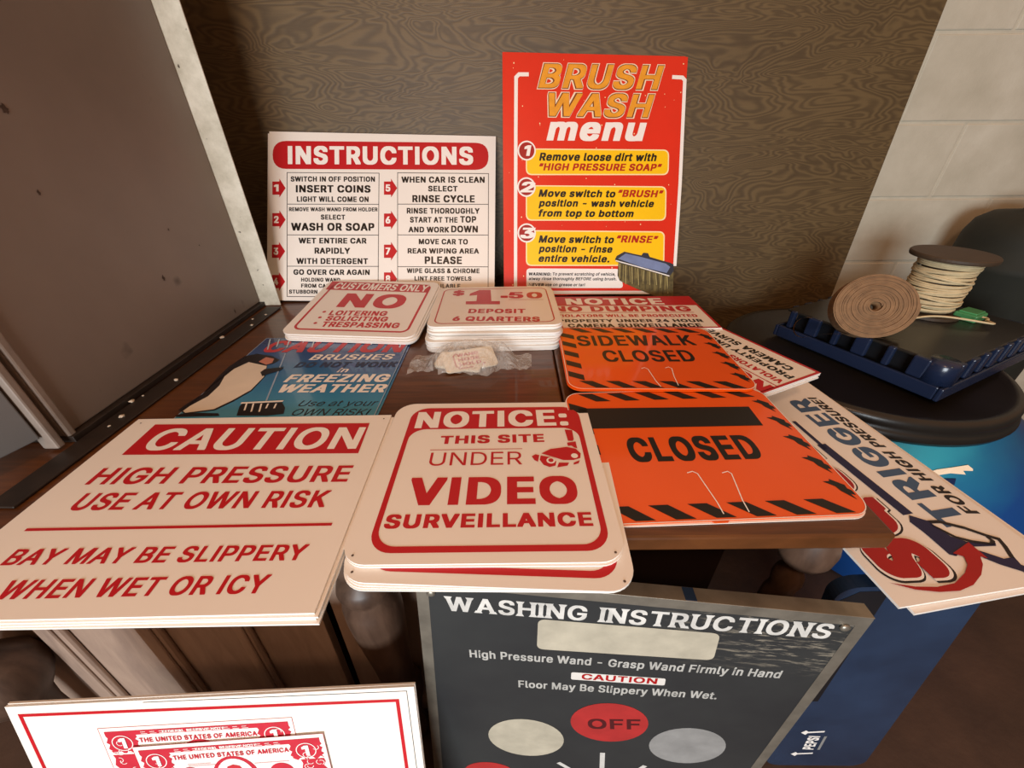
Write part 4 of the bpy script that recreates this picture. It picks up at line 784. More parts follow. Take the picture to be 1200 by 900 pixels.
 'P': (612, {'B':[[49,-20,205,-20,205,235,390,236,446,246,480,259,514,279,546,309,559,325,584,376,594,419,596,445,594,538,583,584,559,631,529,665,500,686,449,709,380,720,49,720],[205,354,205,602,294,602,331,599,363,590,399,568,414,551,426,530,439,486,439,470,433,442,423,419,410,400,376,372,335,357,309,354]],'K':[[28,-34,226,-34,226,221,411,222,468,232,501,245,535,265,568,295,580,311,605,362,615,405,618,431,616,541,608,586,591,626,568,661,533,692,485,718,456,726,418,732,28,734],[226,367,226,589,273,589,310,585,341,576,366,562,388,544,400,526,409,507,416,480,410,452,393,419,369,395,329,375,288,367]]}),
 'Q': (734, {'K':[[0,290,5,238,15,190,27,155,49,108,67,80,95,45,124,19,165,-8,212,-28,277,-42,454,-42,495,-100,699,-100,699,-31,640,45,640,49,664,75,688,113,709,160,723,208,733,283,733,417,728,464,710,535,679,602,657,634,630,663,599,689,572,707,530,725,470,740,445,743,289,743,243,737,204,725,165,708,139,692,103,662,74,629,49,592,25,540,12,494,3,442],[198,348,203,392,214,437,227,468,248,504,270,532,298,555,330,574,365,587,393,579,433,558,462,534,479,514,499,484,517,447,529,403,535,360,534,327,527,285,505,228,485,253,283,253,283,183,323,130,284,155,255,185,235,215,222,243,208,284]],'Z':[[-26,263,-21,210,-11,163,0,128,23,80,40,53,69,18,98,-8,139,-36,185,-56,250,-70,429,-71,469,-127,725,-127,725,-3,688,47,709,77,732,123,749,180,757,224,759,255,759,444,754,492,737,563,705,629,683,662,657,690,625,717,598,734,538,759,487,769,263,770,217,764,168,749,130,730,98,708,59,670,33,635,7,587,-11,537,-21,489,-26,437],[228,343,229,364,240,409,267,465,287,493,313,519,344,540,365,550,375,548,410,528,438,504,460,477,490,419,507,354,500,313,489,280,257,280,257,255,239,294]]}),
 'R': (618, {'R':[[83,0,171,0,171,272,340,272,485,0,589,0,433,285,433,289,446,292,486,315,526,355,549,397,558,426,563,459,561,521,555,552,544,584,518,626,495,649,464,670,423,688,364,699,83,700],[171,351,171,622,329,622,360,620,403,609,429,594,446,578,458,561,470,530,475,497,475,473,471,445,463,419,449,396,434,381,400,362,358,352]],'B':[[49,-20,205,-20,205,253,306,253,451,-20,623,-20,623,21,484,272,485,276,509,288,533,305,560,335,583,377,591,406,596,439,596,530,585,585,570,619,551,646,529,669,510,682,480,699,456,708,398,719,49,720],[205,371,205,602,295,602,340,598,384,581,413,558,431,525,439,497,440,480,434,451,425,431,400,401,373,385,333,374,311,371]],'K':[[28,-34,226,-34,226,239,285,239,430,-34,644,-34,644,35,516,266,554,291,573,310,589,332,601,357,611,387,619,449,618,544,606,599,591,632,580,650,550,682,535,694,489,718,454,727,419,732,28,734],[226,385,226,589,274,589,319,584,348,575,380,555,403,528,416,490,413,465,394,430,370,409,334,392,290,385]],'Y':[[18,-45,236,-45,236,228,275,228,420,-45,654,-45,654,46,536,259,538,262,564,280,583,299,605,332,623,381,629,438,628,555,616,610,601,644,590,661,560,694,545,705,499,729,464,739,429,744,18,745],[236,396,236,578,284,576,324,569,353,556,370,544,389,522,404,489,398,464,384,441,360,420,324,404,280,396]],'Z':[[1,-61,253,-61,253,211,259,211,264,202,404,-61,670,-61,670,62,565,253,599,282,624,321,639,365,645,421,645,548,643,582,636,614,614,666,599,688,570,715,545,731,515,745,480,755,445,760,1,761],[253,412,253,560,279,559,308,552,336,540,354,528,373,506,383,486,368,458,348,439,319,424,293,416]]}),
 'S': (615, {'R':[[53,182,59,144,66,122,78,98,96,70,111,54,141,30,176,12,208,0,248,-8,285,-12,330,-12,376,-7,409,0,443,13,484,37,511,60,534,89,548,115,561,168,561,214,555,245,544,272,529,294,494,328,443,358,376,382,275,408,211,434,191,448,174,465,164,483,159,502,159,532,165,555,175,574,190,592,210,607,239,620,266,628,306,632,335,630,369,624,399,613,418,602,439,583,449,569,459,548,464,520,551,520,546,562,536,589,514,625,490,650,465,669,430,688,394,700,363,707,285,709,248,704,214,695,160,670,139,655,116,634,95,605,85,585,75,554,71,528,74,479,86,440,105,412,139,380,164,364,216,340,359,300,400,285,435,267,458,247,473,218,475,177,468,149,453,124,418,94,373,75,328,68,268,70,219,84,180,109,163,129,153,148,144,188,53,188]],'B':[[19,162,25,124,35,95,48,72,73,39,95,19,120,3,155,-13,194,-25,251,-32,364,-32,410,-27,443,-20,476,-7,503,7,539,34,565,65,581,95,595,148,595,234,593,250,584,279,566,309,533,344,476,378,410,402,309,428,245,454,225,468,208,485,198,503,194,519,206,550,231,578,273,600,311,609,354,598,376,587,396,572,413,553,423,534,430,500,585,500,585,552,580,582,565,619,541,653,506,684,464,708,423,722,374,729,251,729,214,724,180,715,146,702,98,669,76,647,61,625,49,599,39,559,38,478,40,459,49,429,66,398,105,360,158,330,218,309,325,280,385,257,411,239,424,227,435,209,440,189,428,157,419,144,395,122,351,99,316,90,294,92,259,102,234,114,214,129,196,149,186,168,178,208,19,208]],'K':[[-2,148,4,110,14,82,26,58,51,25,74,5,99,-11,134,-27,173,-38,230,-46,385,-46,424,-42,464,-33,498,-21,524,-7,560,20,586,52,603,82,616,134,615,257,605,293,588,323,554,358,498,392,431,415,330,442,266,468,246,482,229,499,219,518,230,540,253,564,281,582,301,589,314,590,355,573,384,549,401,520,409,487,606,487,606,565,601,595,586,633,563,667,528,698,485,722,444,735,395,743,230,743,193,738,159,729,125,715,76,683,50,654,30,619,20,588,16,562,18,453,28,415,45,384,84,347,136,317,196,295,304,267,364,243,390,225,403,213,415,189,398,158,374,135,330,113,304,108,261,124,226,152,205,188,199,222,-2,222]],'Z':[[-29,120,-22,83,-12,54,0,30,25,-2,48,-22,73,-38,108,-55,146,-66,204,-73,411,-73,450,-70,490,-61,524,-48,550,-35,586,-7,613,24,629,54,643,107,643,275,631,320,604,363,580,385,550,405,524,419,481,435,398,459,633,459,631,604,618,650,589,694,554,725,511,749,470,763,421,770,204,770,181,768,150,762,113,749,79,732,50,710,29,688,14,667,1,640,-9,600,-10,437,-2,398,11,368,24,350,53,323,83,303,110,289,158,272,300,232,346,210,373,188,348,163,316,145,306,143,274,160,248,185,231,215,225,249,-29,249],[263,519,271,530,291,545,308,554,318,552,349,530,365,512,378,487,383,463,315,484,286,499]]}),
 'T': (617, {'B':[[10,601,231,601,231,-20,388,-20,388,601,608,601,608,720,10,720]],'K':[[-11,588,210,588,210,-34,409,-34,409,588,629,588,629,734,-11,734]]}),
 'U': (712, {'R':[[83,220,89,176,99,144,129,90,163,54,180,40,210,21,244,6,279,-4,318,-10,378,-11,414,-8,453,1,486,14,519,31,548,52,579,85,599,115,620,166,628,205,629,700,540,700,540,227,530,180,506,136,473,104,439,85,405,75,379,71,314,74,268,87,224,116,203,140,188,165,178,191,171,224,171,700,83,700]],'B':[[49,200,55,156,65,124,95,70,129,34,155,14,189,-5,221,-18,258,-26,300,-31,411,-31,439,-29,478,-21,520,-6,553,11,581,32,613,65,633,95,654,146,661,185,663,720,506,720,506,247,503,222,496,200,483,171,468,150,450,132,428,116,405,105,364,94,348,94,314,102,291,112,265,130,248,146,231,167,211,211,205,244,205,720,49,720]],'K':[[28,186,34,142,44,110,74,56,108,20,134,0,168,-19,200,-31,236,-40,279,-45,433,-45,460,-43,499,-35,541,-20,574,-3,603,19,634,51,654,81,675,132,683,171,684,734,485,734,485,261,481,236,469,199,446,164,429,146,406,130,360,111,348,112,323,121,279,150,261,169,245,194,230,235,226,257,226,734,28,734]],'Z':[[1,159,8,115,18,82,35,47,58,16,81,-8,118,-34,150,-50,183,-61,253,-73,459,-73,486,-70,525,-63,568,-48,600,-30,629,-9,660,24,680,54,701,105,709,144,710,761,459,761,458,277,446,235,425,197,396,169,358,146,323,164,288,196,269,226,254,275,253,761,1,761]]}),
 'V': (660, {'B':[[-11,679,246,-20,416,-20,668,669,670,676,670,720,509,720,364,304,333,205,150,720,-11,720]],'K':[[-32,665,225,-34,438,-34,691,662,691,734,488,734,333,284,171,734,-32,734]]}),
 'W': (944, {'R':[[23,698,213,0,318,0,441,456,471,596,505,445,626,0,730,0,921,700,830,700,829,698,709,230,679,88,645,235,524,698,523,700,421,700,308,270,285,179,266,85,229,256,114,700,23,700]],'B':[[-11,678,179,-20,351,-20,471,425,593,-20,764,-20,955,678,955,720,796,720,678,259,556,720,388,720,268,260,265,260,148,720,-11,720]],'K':[[-32,664,158,-34,373,-34,471,334,571,-34,785,-34,976,664,976,734,775,734,678,354,578,734,366,734,268,355,169,734,-32,734]],'Z':[[-59,636,131,-61,399,-61,471,209,545,-61,811,-61,1003,636,1003,761,749,761,678,482,604,761,340,761,268,482,195,761,-59,761]]}),
 'Y': (649, {'B':[[-11,679,246,267,246,-20,403,-20,403,267,660,679,660,720,490,720,350,492,326,449,160,720,-11,720]],'K':[[-32,665,225,254,225,-34,424,-34,424,254,681,665,681,734,469,734,326,499,181,734,-32,734]]}),
 'Z': (603, {'K':[[0,588,338,588,4,101,3,-34,604,-34,604,113,265,113,599,598,600,734,0,734]],'Z':[[-26,560,273,560,-23,126,-23,-61,630,-61,630,140,330,140,627,572,627,761,-26,761]]}),
 'a': (536, {'R':[[42,133,51,90,73,50,106,20,131,6,158,-4,202,-12,239,-12,273,-7,297,1,341,27,362,50,374,71,381,71,381,0,463,0,463,368,457,408,451,427,427,467,397,495,363,512,319,525,273,530,228,527,178,516,143,501,109,478,87,456,74,438,58,407,58,400,138,377,144,392,157,410,177,428,203,443,246,455,299,453,336,441,347,433,363,416,377,382,379,345,374,331,364,322,352,317,173,291,138,281,103,265,74,242,52,208,43,176],[127,130,127,158,132,177,139,190,162,208,208,226,336,245,368,253,379,261,379,181,373,150,362,126,348,107,313,80,286,68,259,63,227,62,187,68,166,77,143,95,133,110]],'B':[[8,113,17,70,39,30,72,0,97,-14,124,-24,168,-32,273,-32,312,-25,346,-10,347,-20,497,-20,497,388,491,428,484,447,461,487,431,515,397,532,353,545,307,550,232,550,173,543,119,526,76,498,46,466,24,427,24,380,101,357,172,357,186,383,211,408,249,428,272,432,302,421,326,401,339,376,343,356,334,345,318,337,139,311,98,298,58,277,29,248,14,218,8,185],[163,140,163,150,173,170,188,183,211,196,253,208,346,221,343,183,328,146,306,118,272,96,241,86,213,91,183,108,168,127]],'K':[[-13,100,-4,56,18,16,51,-14,76,-28,103,-38,147,-45,294,-45,328,-40,344,-34,518,-34,518,402,512,442,506,461,482,501,452,528,418,546,374,558,328,563,211,563,158,558,123,550,98,540,54,512,24,480,3,441,3,366,79,343,193,343,207,370,226,390,246,403,264,412,271,412,287,403,304,387,317,362,307,355,281,347,173,335,103,321,68,308,32,287,3,255,-9,223,-13,198],[188,143,194,156,204,166,232,182,274,195,322,201,316,177,298,147,277,126,251,110,234,105,221,111,204,122]]}),
 'b': (584, {'B':[[39,-20,187,-20,187,-5,216,-21,265,-31,366,-31,422,-20,469,4,485,16,517,51,547,105,564,159,571,229,569,329,557,385,542,425,529,450,502,485,476,509,441,530,396,545,370,549,259,549,220,541,190,526,190,720,39,720],[190,246,192,295,207,347,231,387,262,415,299,430,324,425,361,401,386,371,401,341,412,302,417,266,415,232,406,194,390,155,372,130,345,105,324,94,302,87,276,96,251,112,227,137,209,170,197,202]],'K':[[17,-34,195,-34,216,-41,244,-45,387,-45,440,-35,490,-10,527,24,557,67,571,97,582,134,590,177,592,215,590,342,579,399,564,439,550,464,524,499,497,522,470,540,432,555,391,562,237,562,211,557,211,734,17,734],[211,260,222,317,239,354,252,374,270,391,301,410,331,395,350,377,365,357,386,309,395,265,387,216,369,169,351,144,335,127,305,109,297,110,272,126,252,146,239,166,221,207]]}),
 'c': (545, {'B':[[13,217,17,180,24,145,37,109,49,84,87,34,132,-1,173,-20,209,-29,234,-31,337,-31,374,-26,408,-16,433,-5,461,12,489,39,507,61,518,80,533,119,533,161,454,181,384,181,381,166,369,144,361,131,337,109,316,96,289,87,281,87,258,95,238,106,214,127,193,157,182,182,172,216,167,250,168,279,177,320,192,357,214,390,238,411,271,427,279,430,301,427,341,406,369,374,382,341,456,341,529,360,531,405,526,420,502,464,469,499,441,519,394,539,342,549,231,549,196,544,162,534,129,517,96,492,62,454,37,409,24,372,16,327]],'K':[[-8,204,-4,166,3,131,16,95,28,70,48,40,67,19,97,-6,119,-20,161,-36,213,-45,358,-45,396,-40,442,-25,466,-13,496,10,533,55,554,105,554,175,476,195,363,195,357,174,339,145,316,122,294,110,283,107,248,129,224,155,214,171,203,196,192,236,189,265,193,286,206,327,226,364,254,394,282,410,289,410,311,399,339,372,353,351,361,327,477,327,551,346,552,419,547,434,523,477,491,512,462,532,407,555,363,562,209,562,174,557,141,547,108,531,74,506,41,467,16,422,1,376,-7,330]]}),
 'd': (584, {'B':[[13,217,23,146,36,107,53,72,72,45,98,17,119,1,149,-15,184,-26,218,-31,333,-30,368,-21,396,-5,397,-20,546,-20,546,720,393,720,393,526,371,539,336,547,214,549,188,545,152,534,127,521,92,495,69,470,52,444,37,414,26,381,14,319],[167,251,168,282,173,310,188,354,211,389,226,404,249,420,277,430,302,425,336,405,353,387,372,359,386,322,393,285,394,249,388,209,378,176,361,142,341,119,311,97,282,87,261,94,229,112,209,132,196,152,181,185,172,216]],'K':[[-8,204,2,132,14,94,32,59,51,31,77,4,98,-13,128,-29,163,-40,197,-45,341,-45,374,-40,389,-34,567,-34,567,734,372,734,372,557,347,562,182,561,152,555,119,542,87,522,71,509,48,484,31,457,16,427,4,395,-4,355,-8,315],[189,252,194,296,206,331,221,360,247,390,271,406,283,410,308,396,332,374,351,345,364,309,372,271,372,251,364,212,353,181,332,146,311,125,289,111,279,109,251,126,231,146,217,166,202,199]]}),
 'e': (556, {'R':[[47,237,54,179,73,122,104,71,137,39,186,9,233,-6,273,-11,312,-11,361,-4,414,17,456,47,486,85,502,125,421,145,409,120,399,106,376,85,351,72,311,64,273,64,236,71,208,84,188,97,159,131,141,174,132,232,511,232,509,310,501,361,483,409,464,441,438,471,399,500,356,519,316,527,261,529,212,520,168,501,134,477,109,452,84,416,67,379,54,336,48,295],[133,304,136,331,146,364,172,406,193,426,214,440,237,449,262,454,318,451,347,441,368,427,388,407,403,385,416,355,424,315,424,304]],'B':[[13,217,18,171,24,144,48,85,78,42,103,19,134,-3,179,-21,239,-31,346,-31,383,-26,418,-16,468,10,489,27,509,50,524,74,536,102,536,145,458,165,387,165,376,140,352,112,323,95,289,86,269,91,242,104,222,117,207,132,182,172,171,212,544,212,543,330,536,376,527,405,508,445,482,481,439,516,401,535,364,545,337,549,227,549,167,536,134,521,101,497,67,461,39,414,26,376,16,327],[173,324,188,361,206,386,239,415,281,431,316,420,347,396,369,365,384,326,384,324]],'K':[[-8,204,-3,157,3,130,27,71,57,29,82,5,113,-16,158,-35,218,-45,367,-45,404,-40,439,-30,469,-16,501,5,526,30,541,51,557,89,557,159,479,179,366,179,354,154,331,126,314,115,291,105,257,121,228,146,211,171,199,199,566,199,564,344,557,390,548,419,519,475,493,505,454,534,411,552,358,562,206,562,146,550,113,535,79,511,46,475,18,427,4,390,-6,341],[206,337,218,361,242,387,281,411,301,402,323,385,338,367,353,340,353,337]]}),
 'f': (349, {'B':[[-25,430,78,430,78,-20,229,-20,229,430,348,430,348,542,229,542,230,580,243,610,264,626,348,626,368,695,368,737,318,749,205,749,159,737,124,718,101,695,83,659,78,634,78,542,-25,542]],'K':[[-46,416,56,416,56,-34,250,-34,250,416,369,416,369,556,250,556,251,566,264,596,283,611,369,612,389,681,389,751,339,762,184,762,138,751,103,731,80,709,61,672,56,648,56,556,-46,556]]}),
 'g': (585, {'B':[[13,223,23,153,43,100,61,72,81,48,124,14,168,-5,218,-13,333,-12,374,-2,394,9,389,-32,372,-67,347,-90,328,-100,298,-110,277,-111,264,-108,233,-96,209,-80,188,-57,173,-36,104,-36,36,-75,36,-116,39,-123,61,-153,98,-187,142,-210,193,-223,229,-227,354,-226,413,-215,463,-193,484,-178,516,-145,532,-116,539,-93,544,-70,547,-33,547,542,397,542,397,525,394,525,371,539,334,548,219,549,174,542,128,522,104,505,78,480,52,444,36,412,23,374,16,333],[167,257,172,307,181,337,192,362,221,399,256,423,286,430,318,418,351,392,377,350,391,308,396,272,394,245,388,212,377,180,357,148,329,123,308,112,283,104,259,110,229,127,207,148,182,190,173,218]]}),
 'h': (564, {'B':[[39,-20,190,-20,190,304,194,332,202,360,220,389,249,414,284,429,307,424,332,409,357,379,370,345,374,319,374,-20,525,-20,525,377,519,419,509,450,490,484,466,510,441,528,399,544,367,549,261,549,230,544,190,528,190,720,39,720]],'K':[[17,-34,211,-34,211,290,214,312,224,346,241,375,262,395,287,409,311,395,332,371,345,345,351,318,352,-34,546,-34,546,391,540,432,530,464,511,497,487,524,462,541,429,555,389,562,240,562,211,558,211,734,17,734]]}),
 'i': (229, {'B':[[38,-20,191,-20,191,542,38,542],[23,636,33,612,49,598,63,591,79,589,151,589,171,592,188,602,199,615,206,628,208,688,204,705,188,727,162,740,81,741,59,737,46,730,33,718,26,704,23,694]],'K':[[17,-34,212,-34,212,556,17,556],[2,622,12,599,28,584,47,576,172,575,198,581,217,596,228,619,229,701,226,719,209,741,183,754,59,755,38,751,24,744,12,731,3,714]]}),
 'l': (260, {'B':[[39,80,45,47,59,18,81,-5,104,-16,142,-23,241,-23,282,-16,282,27,267,94,210,95,199,105,191,129,190,720,39,720]],'K':[[17,67,24,33,37,4,60,-18,82,-30,121,-37,262,-37,304,-30,304,40,289,108,231,109,220,119,212,143,211,734,17,734]]}),
 'm': (839, {'B':[[39,-20,190,-20,190,318,192,340,202,371,221,399,246,419,272,430,300,420,326,396,337,376,342,357,344,-20,495,-20,495,330,497,349,504,370,524,401,541,416,571,430,580,430,596,424,622,406,636,389,646,360,649,341,649,-20,800,-20,800,392,795,428,786,456,766,491,742,516,720,531,686,545,652,551,550,551,519,546,470,526,442,504,425,521,401,538,379,546,351,551,244,550,214,542,190,530,187,530,187,542,39,542]],'K':[[17,-34,211,-34,212,318,217,341,229,366,247,390,272,408,287,400,305,382,316,362,322,334,322,-34,516,-34,517,328,525,356,535,375,550,392,574,409,590,401,610,382,620,364,626,339,627,-34,821,-34,821,406,816,441,807,470,787,505,764,530,741,545,707,559,674,565,517,564,477,554,445,536,411,556,372,565,232,565,196,556,17,556]]}),
 'n': (564, {'B':[[39,-20,190,-20,190,304,194,332,202,360,220,389,249,414,284,429,307,424,332,409,357,379,370,345,374,319,374,-20,525,-20,524,389,517,424,507,452,485,490,461,514,419,538,367,549,250,548,214,539,190,526,187,526,187,542,39,542]],'K':[[17,-34,211,-34,211,290,214,312,224,346,241,375,262,395,287,409,311,395,332,371,345,345,351,318,352,-34,546,-34,546,391,540,432,529,466,510,499,490,521,466,539,446,549,420,558,389,562,240,562,209,556,17,556]]}),
 'o': (571, {'R':[[47,237,54,180,71,129,96,84,136,40,182,10,231,-6,268,-11,302,-11,341,-6,389,10,423,30,457,60,487,101,511,156,522,209,524,277,516,342,501,389,473,437,441,474,411,496,376,514,319,527,264,529,218,521,187,510,148,487,116,459,91,426,71,389,56,342,48,296],[132,255,138,320,148,355,163,386,181,410,199,427,227,444,246,450,269,454,312,452,334,447,359,436,377,424,402,396,419,365,432,327,438,290,439,242,433,195,421,155,402,121,378,95,357,80,324,67,298,64,247,67,214,80,193,95,169,121,148,162,137,202]],'B':[[13,217,17,180,24,145,37,109,49,84,87,34,126,2,173,-20,219,-30,336,-31,389,-23,433,-5,476,25,498,49,517,75,539,121,552,166,558,219,557,316,544,381,521,436,493,475,456,509,409,534,376,544,341,549,231,549,172,537,136,521,96,492,62,454,37,409,24,372,16,327],[167,250,172,300,182,335,192,357,208,382,226,401,261,424,279,430,292,430,326,416,358,389,373,369,386,345,398,307,404,270,403,235,396,200,387,175,364,136,344,115,313,95,291,87,276,89,242,104,214,127,193,157,182,182,172,216]],'K':[[-8,204,-4,166,3,131,16,95,28,70,48,40,67,19,97,-6,119,-20,161,-36,213,-45,357,-45,396,-40,429,-30,478,-4,512,26,542,67,566,122,578,186,579,311,574,357,561,410,542,450,514,489,477,522,431,547,397,557,362,562,209,562,151,551,114,535,74,506,41,467,16,422,1,376,-7,330],[189,252,189,265,198,306,218,352,247,387,282,410,289,410,316,395,347,362,371,315,382,267,382,249,374,214,354,166,323,129,288,107,279,109,259,120,224,155,203,196]]}),
 'p': (584, {'B':[[39,-216,190,-216,190,-6,227,-25,266,-31,365,-31,410,-24,455,-5,479,11,512,45,536,81,557,134,569,191,571,291,565,354,551,404,529,450,491,496,451,525,407,542,371,549,247,547,216,540,190,525,187,525,187,542,39,542],[190,246,192,295,200,327,211,356,231,387,262,415,297,430,324,425,361,401,386,371,401,341,414,296,417,266,414,225,404,186,386,149,372,130,339,101,302,87,282,94,251,112,227,137,209,170,195,214]],'K':[[17,-230,211,-230,211,-40,245,-45,386,-45,431,-38,476,-19,500,-3,527,24,549,52,572,101,589,167,592,215,592,305,589,352,579,399,554,457,524,499,485,531,451,549,429,556,392,562,237,562,207,556,17,556],[211,260,221,314,239,354,252,374,270,391,301,410,331,395,350,377,365,357,386,309,395,266,387,216,369,169,351,144,335,127,305,109,289,115,272,126,252,146,239,166,221,207]]}),
 'r': (357, {'R':[[72,0,156,0,156,335,159,355,167,381,180,401,195,418,230,439,256,446,281,449,335,444,334,529,272,529,234,519,206,504,182,482,169,464,159,441,154,441,154,522,72,522]],'B':[[39,-20,190,-20,190,315,196,349,207,372,219,387,235,402,264,419,284,425,369,424,367,549,239,549,214,544,190,532,187,532,187,542,39,542]],'K':[[17,-34,211,-34,211,301,217,335,229,359,240,374,256,389,285,405,300,410,390,410,389,562,234,564,209,561,192,556,17,556]]}),
 's': (502, {'R':[[49,126,56,100,70,71,103,34,143,9,190,-6,230,-11,270,-11,316,-5,346,4,376,17,413,44,439,77,450,104,455,127,456,147,451,185,440,212,429,229,401,254,360,275,330,285,221,310,181,326,159,346,151,362,149,380,154,406,171,430,203,449,241,457,285,456,320,445,333,436,353,415,369,381,443,397,445,404,435,430,408,472,389,490,366,505,339,517,316,524,283,529,234,529,194,522,160,511,131,496,111,481,81,445,70,420,65,397,65,356,73,326,89,297,118,270,154,250,185,239,315,207,344,192,358,179,368,157,369,134,361,111,349,95,329,80,293,66,265,62,223,64,186,74,159,91,143,111,129,146,59,132,49,130]],'B':[[15,106,23,80,36,51,69,14,109,-11,156,-26,196,-31,304,-31,344,-26,393,-11,419,2,446,24,473,57,484,84,489,107,489,186,481,216,466,244,435,274,400,292,364,305,255,330,230,339,201,356,186,379,194,397,211,415,236,429,253,434,264,434,286,425,314,401,329,379,335,361,404,361,476,377,479,379,479,424,463,462,441,492,413,517,385,532,350,544,316,549,200,549,179,546,126,531,98,516,78,501,48,465,36,440,31,417,31,336,39,306,51,282,79,254,120,230,160,216,274,190,303,177,324,159,331,145,331,139,315,115,295,100,273,90,249,85,220,94,193,111,176,131,163,166,91,166,15,150]],'K':[[-6,92,1,66,15,37,48,0,88,-25,135,-40,175,-45,325,-45,350,-43,381,-36,414,-25,440,-11,468,10,494,44,505,70,510,94,510,200,503,230,488,257,461,284,433,301,385,319,258,350,229,365,214,380,219,389,233,401,249,411,260,414,278,402,293,387,308,365,314,347,425,347,500,365,500,437,484,476,463,506,434,531,406,546,371,557,338,562,179,562,158,560,105,545,76,530,56,515,26,479,15,454,10,431,10,322,18,292,28,272,58,240,99,216,139,202,260,174,289,159,304,141,294,129,274,114,248,105,225,116,208,131,190,160,184,180,70,180,-6,164]]}),
 't': (313, {'R':[[9,451,89,451,89,116,95,79,109,49,138,19,178,1,215,-6,250,-6,293,2,278,73,239,68,203,73,185,86,178,99,174,116,174,451,280,451,280,522,174,522,174,648,89,648,89,522,9,522]],'B':[[-25,431,55,431,55,96,64,52,81,21,99,3,114,-7,133,-16,160,-23,181,-26,284,-26,326,-18,326,27,311,93,236,93,219,106,211,119,208,136,208,431,314,431,314,542,208,542,208,668,55,668,55,542,-25,542]],'K':[[-46,417,34,417,34,82,43,38,60,7,78,-11,93,-21,123,-33,148,-38,305,-39,348,-32,348,41,333,107,258,107,240,119,233,133,229,149,229,417,335,417,335,556,229,556,229,682,34,682,34,556,-46,556]]}),
 'u': (564, {'R':[[72,169,82,110,102,67,134,30,176,5,200,-2,234,-7,279,-6,319,4,345,17,367,33,390,58,410,93,410,0,491,0,491,522,407,522,407,194,402,163,389,129,360,95,329,78,291,69,250,70,230,75,209,85,187,103,167,134,160,158,156,185,156,522,72,522]],'B':[[39,149,49,90,69,47,100,10,142,-15,166,-22,200,-27,300,-27,337,-21,376,-5,376,-20,525,-20,525,542,374,542,374,214,371,194,361,162,342,132,315,108,279,93,264,95,242,105,221,123,201,154,192,184,190,205,190,542,39,542]],'K':[[17,135,27,77,35,57,55,22,89,-11,112,-25,136,-33,179,-41,321,-41,359,-33,546,-33,546,555,352,555,351,215,342,182,326,152,305,129,280,114,274,114,260,122,236,144,222,168,214,198,211,219,211,555,17,555]]}),
 'v': (536, {'B':[[-10,500,189,-19,345,-20,544,497,545,542,385,542,269,216,261,230,150,542,-10,542]],'K':[[-31,486,168,-32,366,-34,565,484,566,556,364,556,269,289,266,289,171,556,-31,556]]}),
 'w': (780, {'B':[[-3,500,156,-20,307,-20,390,271,472,-19,625,-20,782,496,783,542,626,541,547,255,470,542,312,541,235,255,153,542,-3,542]],'K':[[-24,486,135,-34,328,-34,390,180,452,-34,646,-34,803,482,805,556,606,556,548,350,546,350,543,359,491,556,292,556,235,348,232,349,175,556,-24,556]]}),
 'y': (536, {'R':[[24,520,224,-1,200,-70,185,-96,170,-111,158,-118,140,-123,111,-123,84,-118,65,-191,106,-200,160,-197,193,-187,223,-168,253,-136,273,-101,511,522,419,520,295,178,268,82,231,204,116,522]],'B':[[-10,500,183,-1,159,-65,136,-91,124,-98,50,-98,31,-168,31,-211,73,-220,175,-220,205,-215,236,-202,266,-180,286,-156,306,-121,545,500,545,542,385,540,269,215,263,227,150,542,-10,542]]}),
 '“': (413, {'K':[[16,404,391,404,432,662,432,734,89,734,16,474]]}),
 '”': (413, {'K':[[16,404,360,404,432,664,432,734,57,734,16,475]]}),
}

# ------------------------------------------------------------------ the signs
FRM = {
 'instr': ([-0.3926, 1.1622, 0.0], [0.99964, 0.00743, -0.02582], [0.01787, 0.53409, 0.84524], 0.6819, 0.5077),
 'menu': ([0.2419, 1.2014, 0.0], [0.99907, 0.03676, -0.02255], [0.00738, 0.36939, 0.92925], 0.521, 0.6598),
 'caution': ([-0.4286, 0.2222, 0.016], [0.99991, 0.01344, 0.0], [-0.01344, 0.99991, 0.0], 0.441, 0.3424),
 'notice': ([-0.0357, 0.2812, 0.014], [0.99999, 0.00332, 0.0], [-0.00332, 0.99999, 0.0], 0.3408, 0.3227),
 'closed': ([0.2962, 0.3473, 0.004], [0.99927, 0.03821, 0.0], [-0.03818, 0.9984, 0.0417], 0.375, 0.2903),
 'sidewalk': ([0.2895, 0.6349, 0.021], [0.99972, -0.02373, 0.0], [0.02373, 0.99972, 0.0], 0.3613, 0.2777),
 'freezing': ([-0.429, 0.427, 0.004], [1.0, 0.00122, 0.0], [-0.00122, 1.0, 0.0], 0.3618, 0.48),
 'noloit': ([-0.4008, 0.8803, 0.0216], [0.99659, -0.08248, -0.00255], [0.08219, 0.98939, 0.11976], 0.335, 0.3012),
 'deposit': ([-0.0386, 0.8469, 0.0594], [0.99968, 0.02513, 0.0], [-0.02513, 0.99968, 0.0], 0.315, 0.267),
 'dollar': ([-0.4373, 0.0976, -0.76], [0.99944, 0.02895, 0.01697], [-0.02493, 0.30232, 0.95288], 0.6, 0.5178),
 'wash': ([0.1301, 0.2396, -0.745], [0.99587, -0.07818, -0.04624], [0.05266, 0.08216, 0.99523], 0.6, 0.6663),
 'trigger': ([0.7389, 0.617, -0.0848], [-0.13568, 0.99059, 0.01793], [-0.99075, -0.13573, 0.00132], 0.6, 0.2795),
 'nodump': ([0.3241, 0.9175, 0.0172], [0.99997, -0.00733, 0.0], [0.00733, 0.99997, 0.0], 0.4012, 0.2235),
}
def pose(n): o, ex, ey, w_, h_ = FRM[n]; return mat4(o, ex, ey), w_, h_
rnd = random.Random(11)

